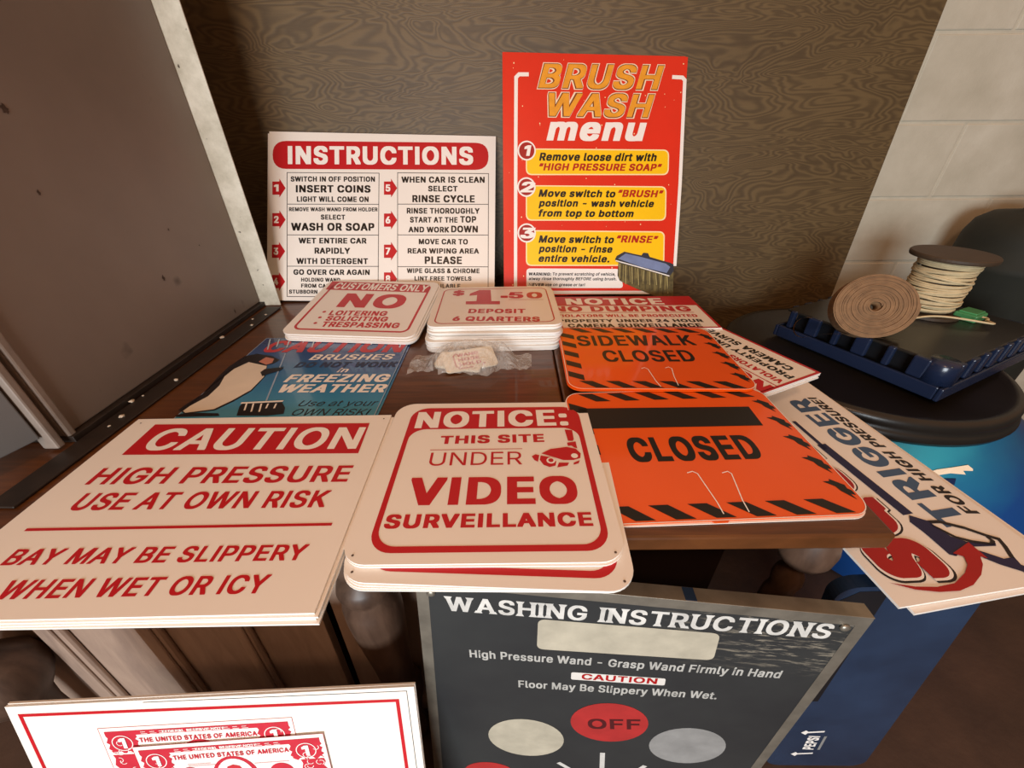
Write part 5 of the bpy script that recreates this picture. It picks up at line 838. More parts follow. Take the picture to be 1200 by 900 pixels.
# INSTRUCTIONS, leaning on the panel
m, w_, h_ = pose('instr')
s = thing('instructions_sign', m, 'white INSTRUCTIONS sign with red pill banner and numbered red arrows, leaning on the dark panel', 'sign')
finish('panel', cut_sheet_bm(m, w_, h_, .003), 'sheet_white', s, None); art('instr', s)
bk = off(m, -.006, .0, -.0036); o = finish('sign_sheet', cut_sheet_bm(bk, w_, h_ - .004, .003), 'sheet_white', None, None); o.matrix_world = bk
tag(o, 'white sheet directly behind the INSTRUCTIONS sign, only its left edge showing', 'sign')

# BRUSH WASH menu
m, w_, h_ = pose('menu')
s = thing('brush_wash_menu_sign', m, 'tall red BRUSH WASH menu sign with yellow text boxes, leaning on the dark panel', 'sign')
finish('panel', cut_sheet_bm(m, w_, h_, .003), 'sheet_red', s, None); art('menu', s)
bm = BM()
for i in range(70):
    x, y = rnd.uniform(-.255, .25), rnd.uniform(.02, .645); r = rnd.uniform(.0006, .0017)
    flat_poly(bm, [(x + r * math.cos(a * math.pi / 4), y + r * 1.3 * math.sin(a * math.pi / 4)) for a in range(8)], LY * .5)
finish('droplet_print', bm, 'creamy', s, None)
bk = off(m, -.004, .003, -.0038, .1); o = finish('sign_sheet', cut_sheet_bm(bk, w_, h_, .003), 'sheet_red', None, None); o.matrix_world = bk
tag(o, 'red sheet directly behind the BRUSH WASH menu sign, a sliver showing along its top', 'sign')

# FREEZING WEATHER
m, w_, h_ = pose('freezing')
s = thing('freezing_weather_sign', m, 'glossy blue freezing weather caution sign with a penguin, lying by the cabinet', 'sign')
panel(s, w_, h_, 0, .002, 'sheet_blue'); art('freezing', s)
frame_border(s, w_, h_, .0005, .0016, 0, 'paleblue')
under('sign_sheet', m, w_, h_, 0, .0017, 'sheet_blue', [(.003, .002, -.0022, -.2)], 'blue sheet directly under the freezing weather sign', 'sign', None)

# CAUTION
m, w_, h_ = pose('caution')
s = thing('high_pressure_caution_sign', m, 'large white CAUTION HIGH PRESSURE sign with red lettering, top of the front left stack', 'sign')
panel(s, w_, h_, 0, .003, 'sheet_white'); art('caution', s)
holes(s, [(-.207, .330), (.210, .331)], .0014)
under('sign_sheet', m, w_, h_, 0, .0028, 'sheet_white', [(.004, -.002, -.0032, -.1), (.001, -.003, -.0061, .1), (.005, -.005, -.0090, -.35)],
      'white sheet under the CAUTION HIGH PRESSURE sign, only its edge showing', 'sign', 'white sheets under the high pressure caution sign')

# NOTICE video surveillance
def notice(m, label):
    s = thing('video_surveillance_sign', m, label, 'sign')
    panel(s, .3408, .3227, .033, .0024, 'sheet_white')
    bm = BM(); W2 = .1475; r = .03      # the red band: outer outline minus the inner panel
    out = rrect(2 * W2, .2935, r, -.141, .0145); inn = rrect(2 * W2 - .0155, .2245, .026, -.1335, .0235)
    va = [bm.verts.new((x, y, LY)) for x, y in out]; vb = [bm.verts.new((x, y, LY)) for x, y in inn]
    for i in range(len(out)): bm.faces.new((va[i], va[(i + 1) % len(out)], vb[(i + 1) % len(out)], vb[i]))
    finish('border', bm, 'red', s, None)
    art('notice', s); holes(s, [(-.155, .012), (.157, .012)], .0016)
    return s
for ch in (): pass
ART['notice'] = [e for e in ART['notice'] if e[1] != 'banner']
m, w_, h_ = pose('notice')
notice(m, 'white NOTICE video surveillance sign with red border, topmost of the front centre stack')
under('sign_sheet', m, w_, h_, .033, .0023, 'sheet_white', [(.0, -.002, -.0026, -.3)], 'white rounded sheet right under the topmost video surveillance sign, its edge showing at the front', 'sign', None)
m2 = mat4((-.0325, .2560, .0086), (math.cos(math.radians(-2.6)), math.sin(math.radians(-2.6)), 0), (-math.sin(math.radians(-2.6)), math.cos(math.radians(-2.6)), 0))
notice(m2, 'second video surveillance sign, turned slightly and sticking out at the front under the topmost one')
under('sign_sheet', m2, w_, h_, .033, .0020, 'sheet_white', [(.001, -.0006, -.0026, .5), (.0005, -.0010, -.0047, 1.05), (.001, -.0010, -.0066, 1.7)],
      'white rounded sheet low in the video surveillance stack, only its edge showing', 'sign', 'white sheets low in the video surveillance stack')

# CLOSED and SIDEWALK CLOSED
def hazard(root, w_, h_, r, t_, holespans, name):
    pts = rrect(w_, h_, r)
    finish('panel', sheet_bm(w_, h_, r, t_), 'sheet_orange', root, None)
    bm = BM(); a = rrect(w_, h_, r); b = rrect(w_ - .0024, h_ - .0024, r - .001, None, .0012)
    va = [bm.verts.new((x, y, LY)) for x, y in a]; vb = [bm.verts.new((x, y, LY)) for x, y in b]
    for i in range(len(a)): bm.faces.new((va[i], va[(i + 1) % len(a)], vb[(i + 1) % len(a)], vb[i]))
    finish('white_edge', bm, 'white', root, None)
    B = .024; e = .004
    n = 6; p = (w_ - .05) / n
    for row in (0, 1):
        ya, yb = (e, e + B) if row == 0 else (h_ - e - B, h_ - e)
        for i in range(n):
            x = -w_ / 2 + .03 + i * p + (.0 if row == 0 else .004)
            bm = BM(); flat_poly(bm, [(x + .022, ya), (x + .022 + p * .5, ya), (x + p * .5 - .008, yb), (x - .008, yb)], LY); finish('hazard_stripe', bm, 'black', root, None)
    nv = 5; q = (h_ - .05) / nv
    for side in (-1, 1):
        for i in range(nv):
            y = .028 + i * q; xa = side * (w_ / 2 - e); xb = side * (w_ / 2 - e - B * 1.25)
            xl, xr = min(xa, xb), max(xa, xb)
            bm = BM()
            if side < 0: pts_ = [(xl, y + .018), (xr, y + .002), (xr, y + .002 + q * .45), (xl, y + .018 + q * .45)]
            else:
                pts_ = [(xl, y + .030), (xl + .012, y + .020), (xl + .014, y + .012), (xr - .004, y - .004), (xr - .006, y + .006), (xr, y + .004), (xr, y + .012), (xr - .004, y + .016), (xr - .003, y + .022), (xl + .012, y + .034), (xl + .010, y + .030)]
            flat_poly(bm, pts_, LY); finish('hazard_stripe', bm, 'black', root, None)
m, w_, h_ = pose('closed')
s = thing('closed_sign', m, 'orange CLOSED sign with black blanked-out band, at the front right of the table', 'sign')
hazard(s, w_, h_, .028, .0018, None, 'closed'); art('closed', s)
bm = BM(); prism(bm, round_pts([(-.040, .006), (-.034, -.003), (-.014, -.003), (-.008, .006)], .003), -.0012, .0002); finish('fold_tab', bm, 'sheet_orange', s, None)
under('sign_sheet', m, w_, h_, .028, .0012, 'sheet_white', [(-.003, -.003, -.0021, -.3)], 'thin sheet right under the orange CLOSED sign', 'sign', None)
m, w_, h_ = pose('sidewalk')
s = thing('sidewalk_closed_sign', m, 'orange SIDEWALK CLOSED sign with black striped border, behind the CLOSED sign', 'sign')
hazard(s, w_, h_, .028, .0018, None, 'sidewalk'); art('sidewalk', s)
under('sign_sheet', m, w_, h_, .028, .0012, 'sheet_orange', [(-.002, -.003, -.0021, .3)], 'thin orange sheet right under the SIDEWALK CLOSED sign', 'sign', None)

# NO DUMPING
def nodump(m, w_, h_, sh, label):
    s = thing('no_dumping_sign', m, label, 'sign')
    panel(s, w_, h_, 0, .0028, 'sheet_white')
    bm = BM(); flat_poly(bm, [(-w_ / 2, h_ - .072 + 0), (w_ / 2, h_ - .072), (w_ / 2, h_), (-w_ / 2, h_)], LY * .8); finish('banner', bm, 'red', s, None)
    frame_border(s, w_, h_, 0, .006, 0, 'red')
    art('nodump', s, (.012 if sh else 0, sh)); return s
m, w_, h_ = pose('nodump')
nodump(m, w_, h_, 0, 'white NO DUMPING notice facing the viewer, partly under the SIDEWALK CLOSED sign')
under('sign_sheet', m, w_, h_, 0, .0012, 'sheet_white', [(.002, -.002, -.0031, .3)], 'white sheet right under the NO DUMPING notice that faces the viewer', 'sign', None)
rd = Vector((-.1013, .2185, 0)).normalized(); ud = Vector((-rd.y, rd.x, 0))
m = mat4(Vector((.6338, .7031, .0125)) + rd * .2033, rd, ud)
nodump(m, .4066, .285, .024, 'white NO DUMPING notice turned sideways, sticking out at the right of the orange signs')
under('sign_sheet', m, .4066, .285, 0, .0028, 'sheet_white', [(0, .001, -.0031, .1), (.001, .0025, -.0061, -.15), (-.001, .003, -.0091, .1)], 'white sheet under the sideways NO DUMPING notice, its edge showing at the right', 'sign', 'white sheets under the sideways no dumping notice')

# NO loitering
m, w_, h_ = pose('noloit')
s = thing('no_loitering_sign', m, 'small white CUSTOMERS ONLY NO loitering sign in front of the INSTRUCTIONS sign', 'sign')
panel(s, w_, h_, .026, .0035, 'sheet_white'); frame_border(s, w_, h_, .020, .006, .022, 'redp'); art('noloit', s)
under('sign_sheet', m, w_, h_, .026, .0035, 'sheet_white', [(.004, -.004, -.0039, -.3), (.007, -.007, -.0078, -.8), (.004, -.008, -.0117, -.2)], 'white rounded sheet under the NO loitering sign, only its edge showing', 'sign', 'white sheets under the no loitering sign')

# $1.50 deposit
def deposit(m, label, full=True):
    s = thing('deposit_sign', m, label, 'sign')
    panel(s, .315, .267, .024, .004, 'sheet_white'); frame_border(s, .315, .267, .015, .003, .022, 'redp')
    if full: art('deposit', s)
    return s
m, w_, h_ = pose('deposit')
deposit(m, 'white $1.50 DEPOSIT 6 QUARTERS sign, topmost of the thick stack behind the plastic bag')
under('sign_sheet', m, w_, h_, .024, .004, 'sheet_white', [(.002, -.002, -.0044, -.5), (-.001, .001, -.0088, .3)], 'white rounded sheet right under the topmost deposit sign, only its edge showing', 'sign', 'white sheets right under the topmost deposit sign')
mm_ = off(m, -.002, -.010, -.0134, -1.6)
deposit(mm_, 'second deposit sign from the top with a red border line showing at the front edge', True)
under('sign_sheet', m, w_, h_, .024, .004, 'sheet_white', [(.0, -.004, -.0180, -1.0), (.003, -.006, -.0224, .2), (-.001, -.007, -.0268, -.6)], 'white rounded sheet in the middle of the deposit stack, only its edge showing', 'sign', 'white sheets in the middle of the deposit stack')
mm_ = off(m, -.006, -.014, -.0314, .6)
deposit(mm_, 'lowest deposit sign whose red border shows, just above the plastic bag', True)
under('sign_sheet', m, w_, h_, .024, .0042, 'sheet_white', [(-.004, -.015, -.0360, .4), (-.006, -.013, -.0406, .9), (-.003, -.016, -.0452, .3), (-.005, -.015, -.0498, .7), (-.004, -.014, -.0544, .4)], 'white rounded sheet at the bottom of the deposit stack, behind the plastic bag', 'sign', 'white sheets at the bottom of the deposit stack')

# TRIGGER
m, w_, h_ = pose('trigger')
s = thing('squeeze_trigger_sign', m, 'white TRIGGER FOR HIGH PRESSURE sign with blue letters, sloping down beside the table', 'sign')
panel(s, w_, h_, 0, .004, 'sheet_white'); art('trigger', s)
for dd, mat, ly, wt in ((.0, 'ink', 2, .125), (.0, 'white', 3, .10), (.0, 'redd', 4, .085)):
    bm = BM()
    e_ = {'ink': .0055, 'white': .0030, 'redd': 0}[mat]
    put_text(bm, 'SQUEEZE', (-.274 - e_ * 1.2, .163 - e_), (.22 + e_, .163 - e_), .094 + 2 * e_, LY * ly, wt, .12)
    finish('lettering', bm, mat, s, None)
under('sign_sheet', m, w_, h_, 0, .004, 'sheet_white', [(-.004, -.012, -.0046, .9)], 'white sheet right under the TRIGGER sign, a strip showing along its edges', 'sign', None)

# dollar bills
m, w_, h_ = pose('dollar')
s = thing('dollar_bills_sign', m, 'white sign with two red printed one dollar bills, leaning at the bottom left', 'sign')
panel(s, w_, h_, 0, .003, 'sheet_white'); art('dollar', s)
def bill(tlx, tly, ang, base, nm):
    W_, H_ = .230, .098
    R = Matrix.Rotation(ang, 2); K = 1.2
    def tp(x, y): v_ = R @ Vector((x * K, (y - H_) * K)); return (tlx + v_.x, tly + v_.y)
    b = BM(); flat_poly(b, [tp(x, y) for x, y in ((-.006, -.006), (W_ + .006, -.006), (W_ + .006, H_ + .006), (-.006, H_ + .006))], LY * base)
    o = finish(nm, b, 'white', s, None)
    b = BM(); flat_line(b, [tp(-.006, -.006), tp(W_ + .006, -.006), tp(W_ + .006, H_ + .006), tp(-.006, H_ + .006), tp(-.006, -.006)], .0007, LY * (base + .3)); finish('edge_line', b, 'redp', o, None)
    b = BM()
    def q(x0, x1, y0, y1): flat_poly(b, [tp(x0, y0), tp(x1, y0), tp(x1, y1), tp(x0, y1)], LY * (base + 1))
    q(0, W_, H_ - .0075, H_); q(0, W_, 0, .012)
    def wavy(x0, x1, y0, y1):
        pts = []
        for i in range(13): pts.append((x0 + (x1 - x0) * i / 12, y1))
        for i in range(9): pts.append((x1 + .002 * math.sin(i * 2.4), y1 + (y0 - y1) * i / 8))
        for i in range(13): pts.append((x1 + (x0 - x1) * i / 12, y0 + .0025 * math.sin(i * 1.7)))
        for i in range(1, 8): pts.append((x0 + .002 * math.sin(i * 2.1), y0 + (y1 - y0) * i / 8))
        flat_poly(b, [tp(*p_) for p_ in pts], LY * (base + 1))
    wavy(0, .037, H_ - .036, H_ - .0075); wavy(W_ - .040, W_, H_ - .034, H_ - .0075)
    wavy(0, .030, .012, H_ - .040); wavy(W_ - .030, W_, .012, H_ - .036)
    def oval(cx, cy, rx, ry, bm_, z): flat_poly(bm_, [tp(cx + rx * math.cos(i * math.pi / 14), cy + ry * math.sin(i * math.pi / 14)) for i in range(28)], z)
    oval(W_ * .49, H_ * .42, .030, .036, b, LY * (base + 1.2)); oval(W_ * .24, H_ * .50, .014, .014, b, LY * (base + 1.2)); oval(W_ * .75, H_ * .44, .016, .016, b, LY * (base + 1.2))
    finish('engraving', b, 'billred', o, None)
    b = BM(); z = LY * (base + 2)
    oval(W_ * .49, H_ * .44, .024, .030, b, z)
    for cx in (.018, W_ - .02):
        for a in (b,):
            pts = [tp(cx + .0125 * math.cos(i * math.pi / 12), H_ - .020 + .0125 * math.sin(i * math.pi / 12)) for i in range(25)]
            flat_line(a, pts, .0014, z)
    for i in range(16):
        x = rnd.choice([rnd.uniform(.003, .03), rnd.uniform(W_ - .035, W_ - .004)]); y = rnd.uniform(.02, H_ - .012)
        pts = [tp(x + .004 * math.cos(k * .55 + i), y + .004 * math.sin(k * .55 + i)) for k in range(7)]
        flat_line(b, pts, .001, z)
    for i in range(12): flat_line(b, [tp(.045 + i * .0115, H_ - .0058), tp(.053 + i * .0115, H_ - .0058)], .0009, z); flat_line(b, [tp(.045 + i * .0115, H_ - .0028), tp(.051 + i * .0115, H_ - .0028)], .0009, z)
    flat_line(b, [tp(W_ * .24 - .006, H_ * .5), tp(W_ * .24 + .006, H_ * .5)], .003, z); flat_line(b, [tp(W_ * .75 - .005, H_ * .44), tp(W_ * .75 + .005, H_ * .44)], .004, z)
    finish('engraving_light', b, 'white', o, None)
    # a plain head and shoulders in the oval
    b = BM(); z = LY * (base + 3)
    flat_poly(b, [tp(W_ * .49 + x, H_ * .44 + y) for x, y in ((-.019, -.022), (-.013, -.012), (-.006, -.010), (-.010, 0), (-.012, .008), (-.008, .017), (0, .020), (.008, .017), (.012, .008), (.009, -.002), (.006, -.010), (.013, -.013), (.019, -.022), (.008, -.029), (-.008, -.029))], z)
    finish('portrait', b, 'redp', o, None)
    b = BM(); z = LY * (base + 3.6)
    flat_poly(b, [tp(W_ * .49 + x, H_ * .44 + y) for x, y in ((-.006, -.007), (-.0075, .004), (-.005, .012), (.004, .012), (.0075, .005), (.006, -.006), (0, -.010))], z)
    finish('portrait', b, 'white', o, None)
    b = BM(); put_text(b, 'THE UNITED STATES OF AMERICA', tp(.040, H_ - .0205), tp(.188, H_ - .0205), .0090, LY * (base + 2), .03); finish('lettering', b, 'billred', o, None)
    b = BM(); put_text(b, 'FEDERAL RESERVE NOTE', tp(.072, H_ - .0060), tp(.150, H_ - .0060), .0050, LY * (base + 2.3), .02); finish('lettering', b, 'white', o, None)
    for x in (.014, W_ - .025):
        b = BM(); put_text(b, '1', tp(x, H_ - .0285), tp(x + .009, H_ - .0285), .0210, LY * (base + 3), .06); finish('lettering', b, 'white', o, None)
    b = BM(); put_text(b, 'E', tp(W_ * .24 - .005, H_ * .46), tp(W_ * .24 + .003, H_ * .46), .008, LY * (base + 3)); finish('lettering', b, 'billred', o, None)
    for y, x0, x1 in ((H_ - .030, .055, .085), (H_ - .033, .055, .098), (H_ - .036, .140, .185)):
        b = BM(); flat_line(b, [tp(x0, y), tp(x1, y)], .0007, LY * (base + 2)); finish('small_print', b, 'redp', o, None)
bill(-0.1723, 0.4605, .009, 1, 'bill_print'); bill(-0.1288, 0.4234, .028, 8, 'bill_print')
under('sign_sheet', m, w_, h_, 0, .003, 'sheet_white', [(.0, .0012, -.0036, -.1)], 'white sheet right behind the sign with dollar bills', 'sign', None)

# WASHING INSTRUCTIONS plate
m, w_, h_ = pose('wash')
s = thing('washing_instructions_sign', m, 'worn dark WASHING INSTRUCTIONS sign with a metal edge, standing against the table front', 'sign')
finish('panel', sheet_bm(w_, h_, .003, .004), 'worn_plate', s, None)
frame_border(s, w_, h_, 0, .017, .003, 'alu', 'metal_edge')
bm = BM(); box(bm, -w_ / 2, w_ / 2, h_, h_ + .002, -.020, .001, .0006); finish('top_lip', bm, 'alu', s)
bm = BM(); box(bm, .06, .075, h_ + .0021, h_ + .0026, -.019, 0); finish('tape', bm, 'crate_blue', s)
art('wash', s)
for x, y in ((-.279, .6356), (.271, .6451)):
    bm = BM(); lathe(bm, [(.0065, .0005), (.006, .003), (.003, .0045)], 16); o = finish('rivet', bm, 'alu', s, True); o.location = (x, y, 0)

# ------------------------------------------------------------------ plastic bag with a small sign in it
def bag_h(u, v_):
    a = math.sqrt(max(0, 1 - (u * u) ** 1.1)) * max(0, 1 - v_ ** 4)
    return a
bg = thing('plastic_bag', at(-.085, .775, T), 'crumpled clear plastic bag of small signs in front of the deposit stack', 'bag')
bm = BM(); nu, nv = 72, 40; grid = []
for i in range(nu + 1):
    row = []
    for j in range(nv + 1):
        u = i / nu * 2 - 1; v_ = j / nv * 2 - 1
        hx = .085 + .010 * noise.noise(Vector((u * 2.4, v_ * 2, 1)))
        wid = .052 * (1 - .45 * abs(u) ** 2.2) if u > -.55 else .052 * (.45 + .35 * (-u - .55) / .45)
        x = u * (.135 if u < 0 else .128); y = v_ * wid + .020 * noise.noise(Vector((u * 3, 0, 4))) - (.012 if u < -.6 else 0)
        p = Vector((x * 16, y * 22, 0))
        core = max(0, 1 - (abs(u) / .78) ** 2.4) * max(0, 1 - abs(v_) ** 2.6)
        z = .040 * core + .010 * (1 - abs(v_) ** 3) * (1 - .6 * abs(u)) + .012 * abs(noise.noise(p * 1.2)) + .009 * abs(noise.noise(p * 2.6 + Vector((5, 2, 0)))) + .004 * abs(noise.noise(p * 5.5))
        row.append(bm.verts.new((x + .006 * noise.noise(p), y + .005 * noise.noise(p + Vector((9, 0, 0))), max(.0012, z + .001))))
    grid.append(row)
for i in range(nu):
    for j in range(nv): bm.faces.new((grid[i][j], grid[i + 1][j], grid[i + 1][j + 1], grid[i][j + 1]))
finish('film', bm, 'bag', bg, None)
bm = BM(); prism(bm, rrect(.115, .060, .008), 0, .004); o = finish('card', bm, 'paper', bg); o.matrix_local = Matrix.Translation((.002, -.032, .004)) @ Matrix.Rotation(.32, 4, 'Z') @ Matrix.Rotation(.30, 4, 'X')
cd = o
bm = BM(); prism(bm, rrect(.105, .052, .008), 0, .006); o2 = finish('card', bm, 'paper', bg); o2.matrix_local = Matrix.Translation((-.035, -.03, .002)) @ Matrix.Rotation(-.25, 4, 'Z') @ Matrix.Rotation(.15, 4, 'X')
bm = BM(); flat_line(bm, [(-.025, .052), (-.034, .044), (-.034, .012), (-.026, .005), (.02, .005), (.03, .012)], .0022, .0046); finish('border', bm, 'redp', cd, None)
for k, tx in enumerate(('WAND', 'HOSE', 'HOLD')):
    bm = BM(); put_text(bm, tx, (-.026, .040 - k * .014), (.022, .040 - k * .014), .009, .0047, .03); finish('lettering', bm, 'redp', cd, None)

# ------------------------------------------------------------------ round bin with a black lid
B0 = Vector((.97, 1.0, 0))
bn = thing('round_bin', at(B0.x, B0.y, 0), 'large round blue bin with a sea print and a black lid, right of the table', 'bin')
BP = [(.25, 0), (.27, .02), (.31, .20), (.335, .38), (.34, .50), (.332, .575), (.325, .612), (.318, T - .133)]
bm = BM(); lathe(bm, BP, 72)
for v_ in bm.verts:
    k = 1 - min(1, max(0, (v_.co.z - .40) / .20)); v_.co.x += .25 * k; v_.co.y -= .09 * k
finish('body', bm, 'bin_print', bn, True)
bm = BM(); lathe(bm, [(.322, T - .160), (.336, T - .158), (.341, T - .146), (.337, T - .134), (.331, T - .129), (.334, T - .122), (.334, T - .108), (.326, T - .100), (.312, T - .100), (.306, T - .108), (.05, T - .106)], 72); finish('lid', bm, 'lid_black', bn, True)
fish = Matrix.Translation((0, 0, 0))
def on_body(pts, name, mat):
    bm = BM(); vs = []
    for az, z in pts:
        r = next(ra + (rb - ra) * (z - za) / (zb - za) for (ra, za), (rb, zb) in zip(BP, BP[1:]) if za <= z <= zb) + .0025
        k = 1 - min(1, max(0, (z - .40) / .20))
        vs.append(bm.verts.new((r * math.cos(az) + .25 * k, r * math.sin(az) - .09 * k, z)))
    bmesh.ops.triangulate(bm, faces=[bm.faces.new(vs)], ngon_method='EAR_CLIP'); finish(name, bm, mat, bn, None)
on_body([(-1.92, .536), (-1.82, .549), (-1.70, .558), (-1.59, .564), (-1.585, .556), (-1.60, .552), (-1.66, .552), (-1.67, .544), (-1.76, .544), (-1.86, .535)], 'fish_print', 'cream')
on_body([(-1.90, .520), (-1.83, .530), (-1.76, .533), (-1.81, .519), (-1.86, .510)], 'fish_print', 'navy')

# ------------------------------------------------------------------ navy tray on the lid
tm = at(.977, .756, T - .099, math.atan2(.425, .905))
tr = thing('plastic_tray', tm, 'dark navy ribbed plastic tray on the black lid of the round bin', 'tray')
TL, TW, TH = .475, .40, .085
bm = BM(); box(bm, .008, TL - .008, .008, TW - .008, TH - .008, TH, .003); finish('deck', bm, 'lid_black', tr)
bm = BM(); box(bm, .03, TL - .03, .03, TW - .03, 0, TH - .0085, 0); finish('inner_wall', bm, 'crate_dark', tr)
for a in ((-.004, TL + .004, -.004, .006), (-.004, TL + .004, TW - .006, TW + .004), (-.004, .006, .0065, TW - .0065), (TL - .006, TL + .004, .0065, TW - .0065)):
    bm = BM(); box(bm, *a, 0, .034, .003); finish('rim_band', bm, 'tray_navy', tr)
def rib(x, y, ax, wd):
    bm = BM(); h2 = wd / 2
    if ax == 'x': box(bm, x - h2, x + h2, y, y + .014, .0345, TH, .004)
    else: box(bm, x, x + .014, y - h2, y + h2, .0345, TH, .004)
    finish('rib', bm, 'tray_navy', tr)
for i in range(8):
    w_ = .030 if i % 2 else .020
    rib(.05 + i * (TL - .07) / 7, 0, 'x', w_); rib(.05 + i * (TL - .07) / 7, TW - .014, 'x', w_)
for i in range(6):
    w_ = .034 if i % 2 == 0 else .016
    rib(0, .06 + i * (TW - .09) / 5, 'y', w_); rib(TL - .014, .06 + i * (TW - .09) / 5, 'y', w_)
bm = BM(); lathe(bm, [(.034, .0345), (.031, TH - .006), (.026, TH + .002)], 24); o = finish('corner_post', bm, 'tray_navy', tr, True); o.location = (.030, .030, 0)
bm = BM(); box(bm, 0, .062, 0, .05, 0, .020, .004); box(bm, .006, .056, .006, .044, .0195, .024, .002)
o = finish('green_block', bm, 'green_plastic'); o.matrix_world = tm @ Matrix.Translation((.345, .10, TH + .0003))
tag(o, 'small green plastic piece on the navy tray beside the cord spool', 'plastic piece')

# coil of cardboard leaning on its edge
cn = Vector((-.40, -.78, .42)).normalized()
cx_ = Vector((1, 0, 0)); cx_ = (cx_ - cn * cx_.dot(cn)).normalized(); cy_ = cn.cross(cx_)
cm = Matrix((cx_, cy_, cn)).transposed().to_4x4(); cm.translation = Vector((.90, .935, T + .0635))
co = thing('cardboard_coil', cm, 'rolled coil of brown corrugated cardboard leaning in the navy tray', 'coil')
bm = BM(); turns, per, wdt = 24, 44, .050; prev = None
for i in range(turns * per + 1):
    a = 2 * math.pi * i / per; r = .0105 + .00282 * i / per + .0005 * math.sin(a * 3.1)
    zz = .0012 * math.sin(a * .37) + .0006 * math.sin(a * 2.2)
    sx_, sy_ = 1.06, .98
    c0 = (r * math.cos(a) * sx_, r * math.sin(a) * sy_); th = .00268; c1 = ((r + th) * math.cos(a) * sx_, (r + th) * math.sin(a) * sy_)
    q = [bm.verts.new((*c0, zz)), bm.verts.new((*c1, zz)), bm.verts.new((*c1, zz - wdt)), bm.verts.new((*c0, zz - wdt))]
    if prev:
        for k in range(4): bm.faces.new((prev[k], prev[(k + 1) % 4], q[(k + 1) % 4], q[k]))
    prev = q
finish('roll', bm, 'cardboard', co, None)
bm = BM(); lathe(bm, [(.075, -.046), (.075, -.006), (.009, -.006), (.009, -.046)], 48, caps=False); finish('core_fill', bm, 'cardboard', co, True)
bm = BM(); prev = None; path = []
for i in range(40):
    k = i / 39; path.append((.06 - k * .20, -.084 + .012 * k + .02 * math.sin(k * 3.2) * k, -.008 - .014 * k))
for i in range(26):
    a = i / 25 * 3.6; path.append((-.14 - .025 * math.sin(a) + .012 * i / 25, -.072 + .030 * (1 - math.cos(a)) * .9, -.022 - .0008 * i))
for p in path:
    q = [bm.verts.new((p[0], p[1], p[2])), bm.verts.new((p[0], p[1], p[2] - .016))]
    if prev: bm.faces.new((prev[0], prev[1], q[1], q[0]))
    prev = q
bmesh.ops.solidify(bm, geom=bm.faces[:], thickness=.002); finish('loose_end', bm, 'cardboard', co, None)

# spool of cord
sm = at(1.185, 1.085, T - .0132)
sp = thing('cord_spool', sm, 'spool wound with pale cord and topped by a dark disc, standing in the navy tray', 'spool')
def spool_part(nm, bm, mat, par, sm_=False):
    bmesh.ops.scale(bm, vec=(.60, .60, .66), verts=bm.verts); return finish(nm, bm, mat, par, sm_)
bm = BM(); lathe(bm, [(.135, 0), (.135, .012)], 48); spool_part('bottom_disc', bm, 'spool_dark', sp)
bm = BM(); lathe(bm, [(.150, .232), (.152, .238), (.152, .246), (.148, .250), (.030, .250)], 56); spool_part('top_disc', bm, 'spool_dark', sp)
bm = BM(); lathe(bm, [(.085, .0125), (.085, .2315)], 40); spool_part('hub', bm, 'spool_dark', sp, True)
bm = BM(); pts = []; turns = 30; per = 30; rr = random.Random(9); ph = [rr.uniform(0, 6.28) for _ in range(40)]
for i in range(turns * per + 1):
    k = i / (turns * per); a = 2 * math.pi * i / per; z = .018 + .208 * k
    r = .096 + .010 * math.sin(min(1, k * 2.2) * math.pi / 2) + .0022 * math.sin(a * .5 + ph[int(k * 30)])
    pts.append((r * math.cos(a), r * math.sin(a), z + .0035 * math.sin(a + ph[int(i / per)])))
tube(bm, pts, .0042, 6)
pts = []
for i in range(20 * per + 1):
    k = i / (20 * per); a = 2 * math.pi * i / per; z = .05 + .17 * (.5 + .5 * math.sin(k * 21))
    pts.append((.1105 * math.cos(a), .1105 * math.sin(a), z))
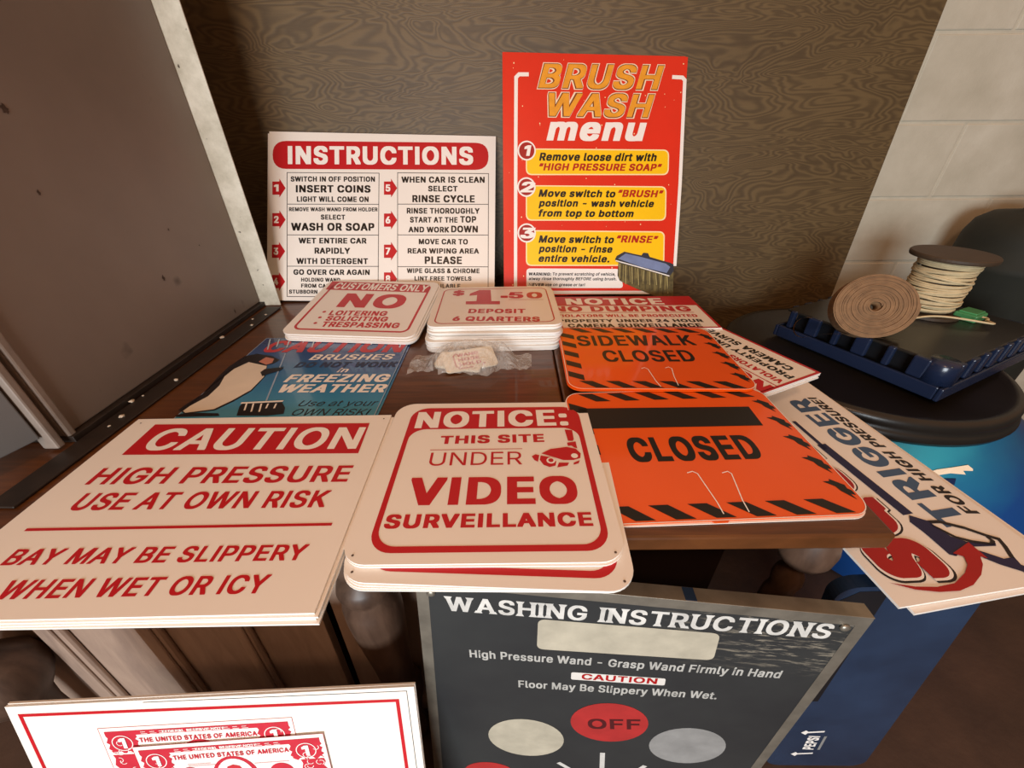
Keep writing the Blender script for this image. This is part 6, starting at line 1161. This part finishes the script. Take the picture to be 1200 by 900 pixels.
tube(bm, pts, .0035, 6); spool_part('cord', bm, 'cord', sp, True)
bm = BM(); pts = []
for i in range(40):
    k = i / 39; pts.append((-.17 + .30 * k, -.135 - .05 * k + .02 * math.sin(k * 5), .018 + .01 * math.sin(k * 3)))
for i in range(20):
    a = i / 19 * 3.4; pts.append((.13 + .025 * math.sin(a), -.165 + .02 * (1 - math.cos(a)), .02))
tube(bm, pts, .0042, 6); spool_part('loose_cord', bm, 'cord', sp, True)

# tall dark container at the right edge
bm = BM(); lathe(bm, [(.16, 0), (.165, .02), (.165, .80), (.172, .81), (.172, .83), (.165, .84), (.163, .90), (.150, .94), (.12, .965), (.06, .975), (.055, .99), (.02, .992)], 48)
o = finish('dark_drum', bm, 'drum_green', None, True); o.location = (1.64, 1.30, 0)
tag(o, 'tall dark green round drum at the right edge, behind the navy tray', 'drum')

# blue plastic panel leaning beside the dark sign
ku = Vector((-.14, .05, 1)).normalized(); kx = Vector((1, -.05, .14)).normalized()
km = mat4((.655, .290, -.746), kx, ku)
ck = thing('blue_plastic_panel', km, 'glossy blue plastic panel with white lettering leaning between the dark sign and the TRIGGER sign', 'panel')
bm = BM(); prism(bm, rrect(.20, .645, .03, -.10), -.02, 0); finish('shell', bm, 'crate_blue', ck)
bm = BM(); flat_poly(bm, [(-.098, .30), (-.055, .30), (-.03, .635), (-.07, .635), (-.098, .61)], LY); finish('painted_reflection', bm, 'crate_dark', ck, None)  # dark reflection and gap at the upper left, painted on as a flat band
bm = BM(); put_text(bm, 'PEPSI', (-.018, .085), (-.018, .150), .022, LY, .05, .15); finish('lettering', bm, 'white', ck, None)
for y in (.06, .165):
    bm = BM(); flat_poly(bm, [(-.045, y), (-.015, y + .004), (-.015, y + .010), (-.045, y + .006), (-.050, y + .012), (-.058, y + .002), (-.048, y - .008)], LY); finish('arrow_mark', bm, 'white', ck, None)
bm = BM(); flat_line(bm, [(-.008, .085), (-.008, .150)], .005, LY); finish('small_print', bm, 'patchg', ck, None)
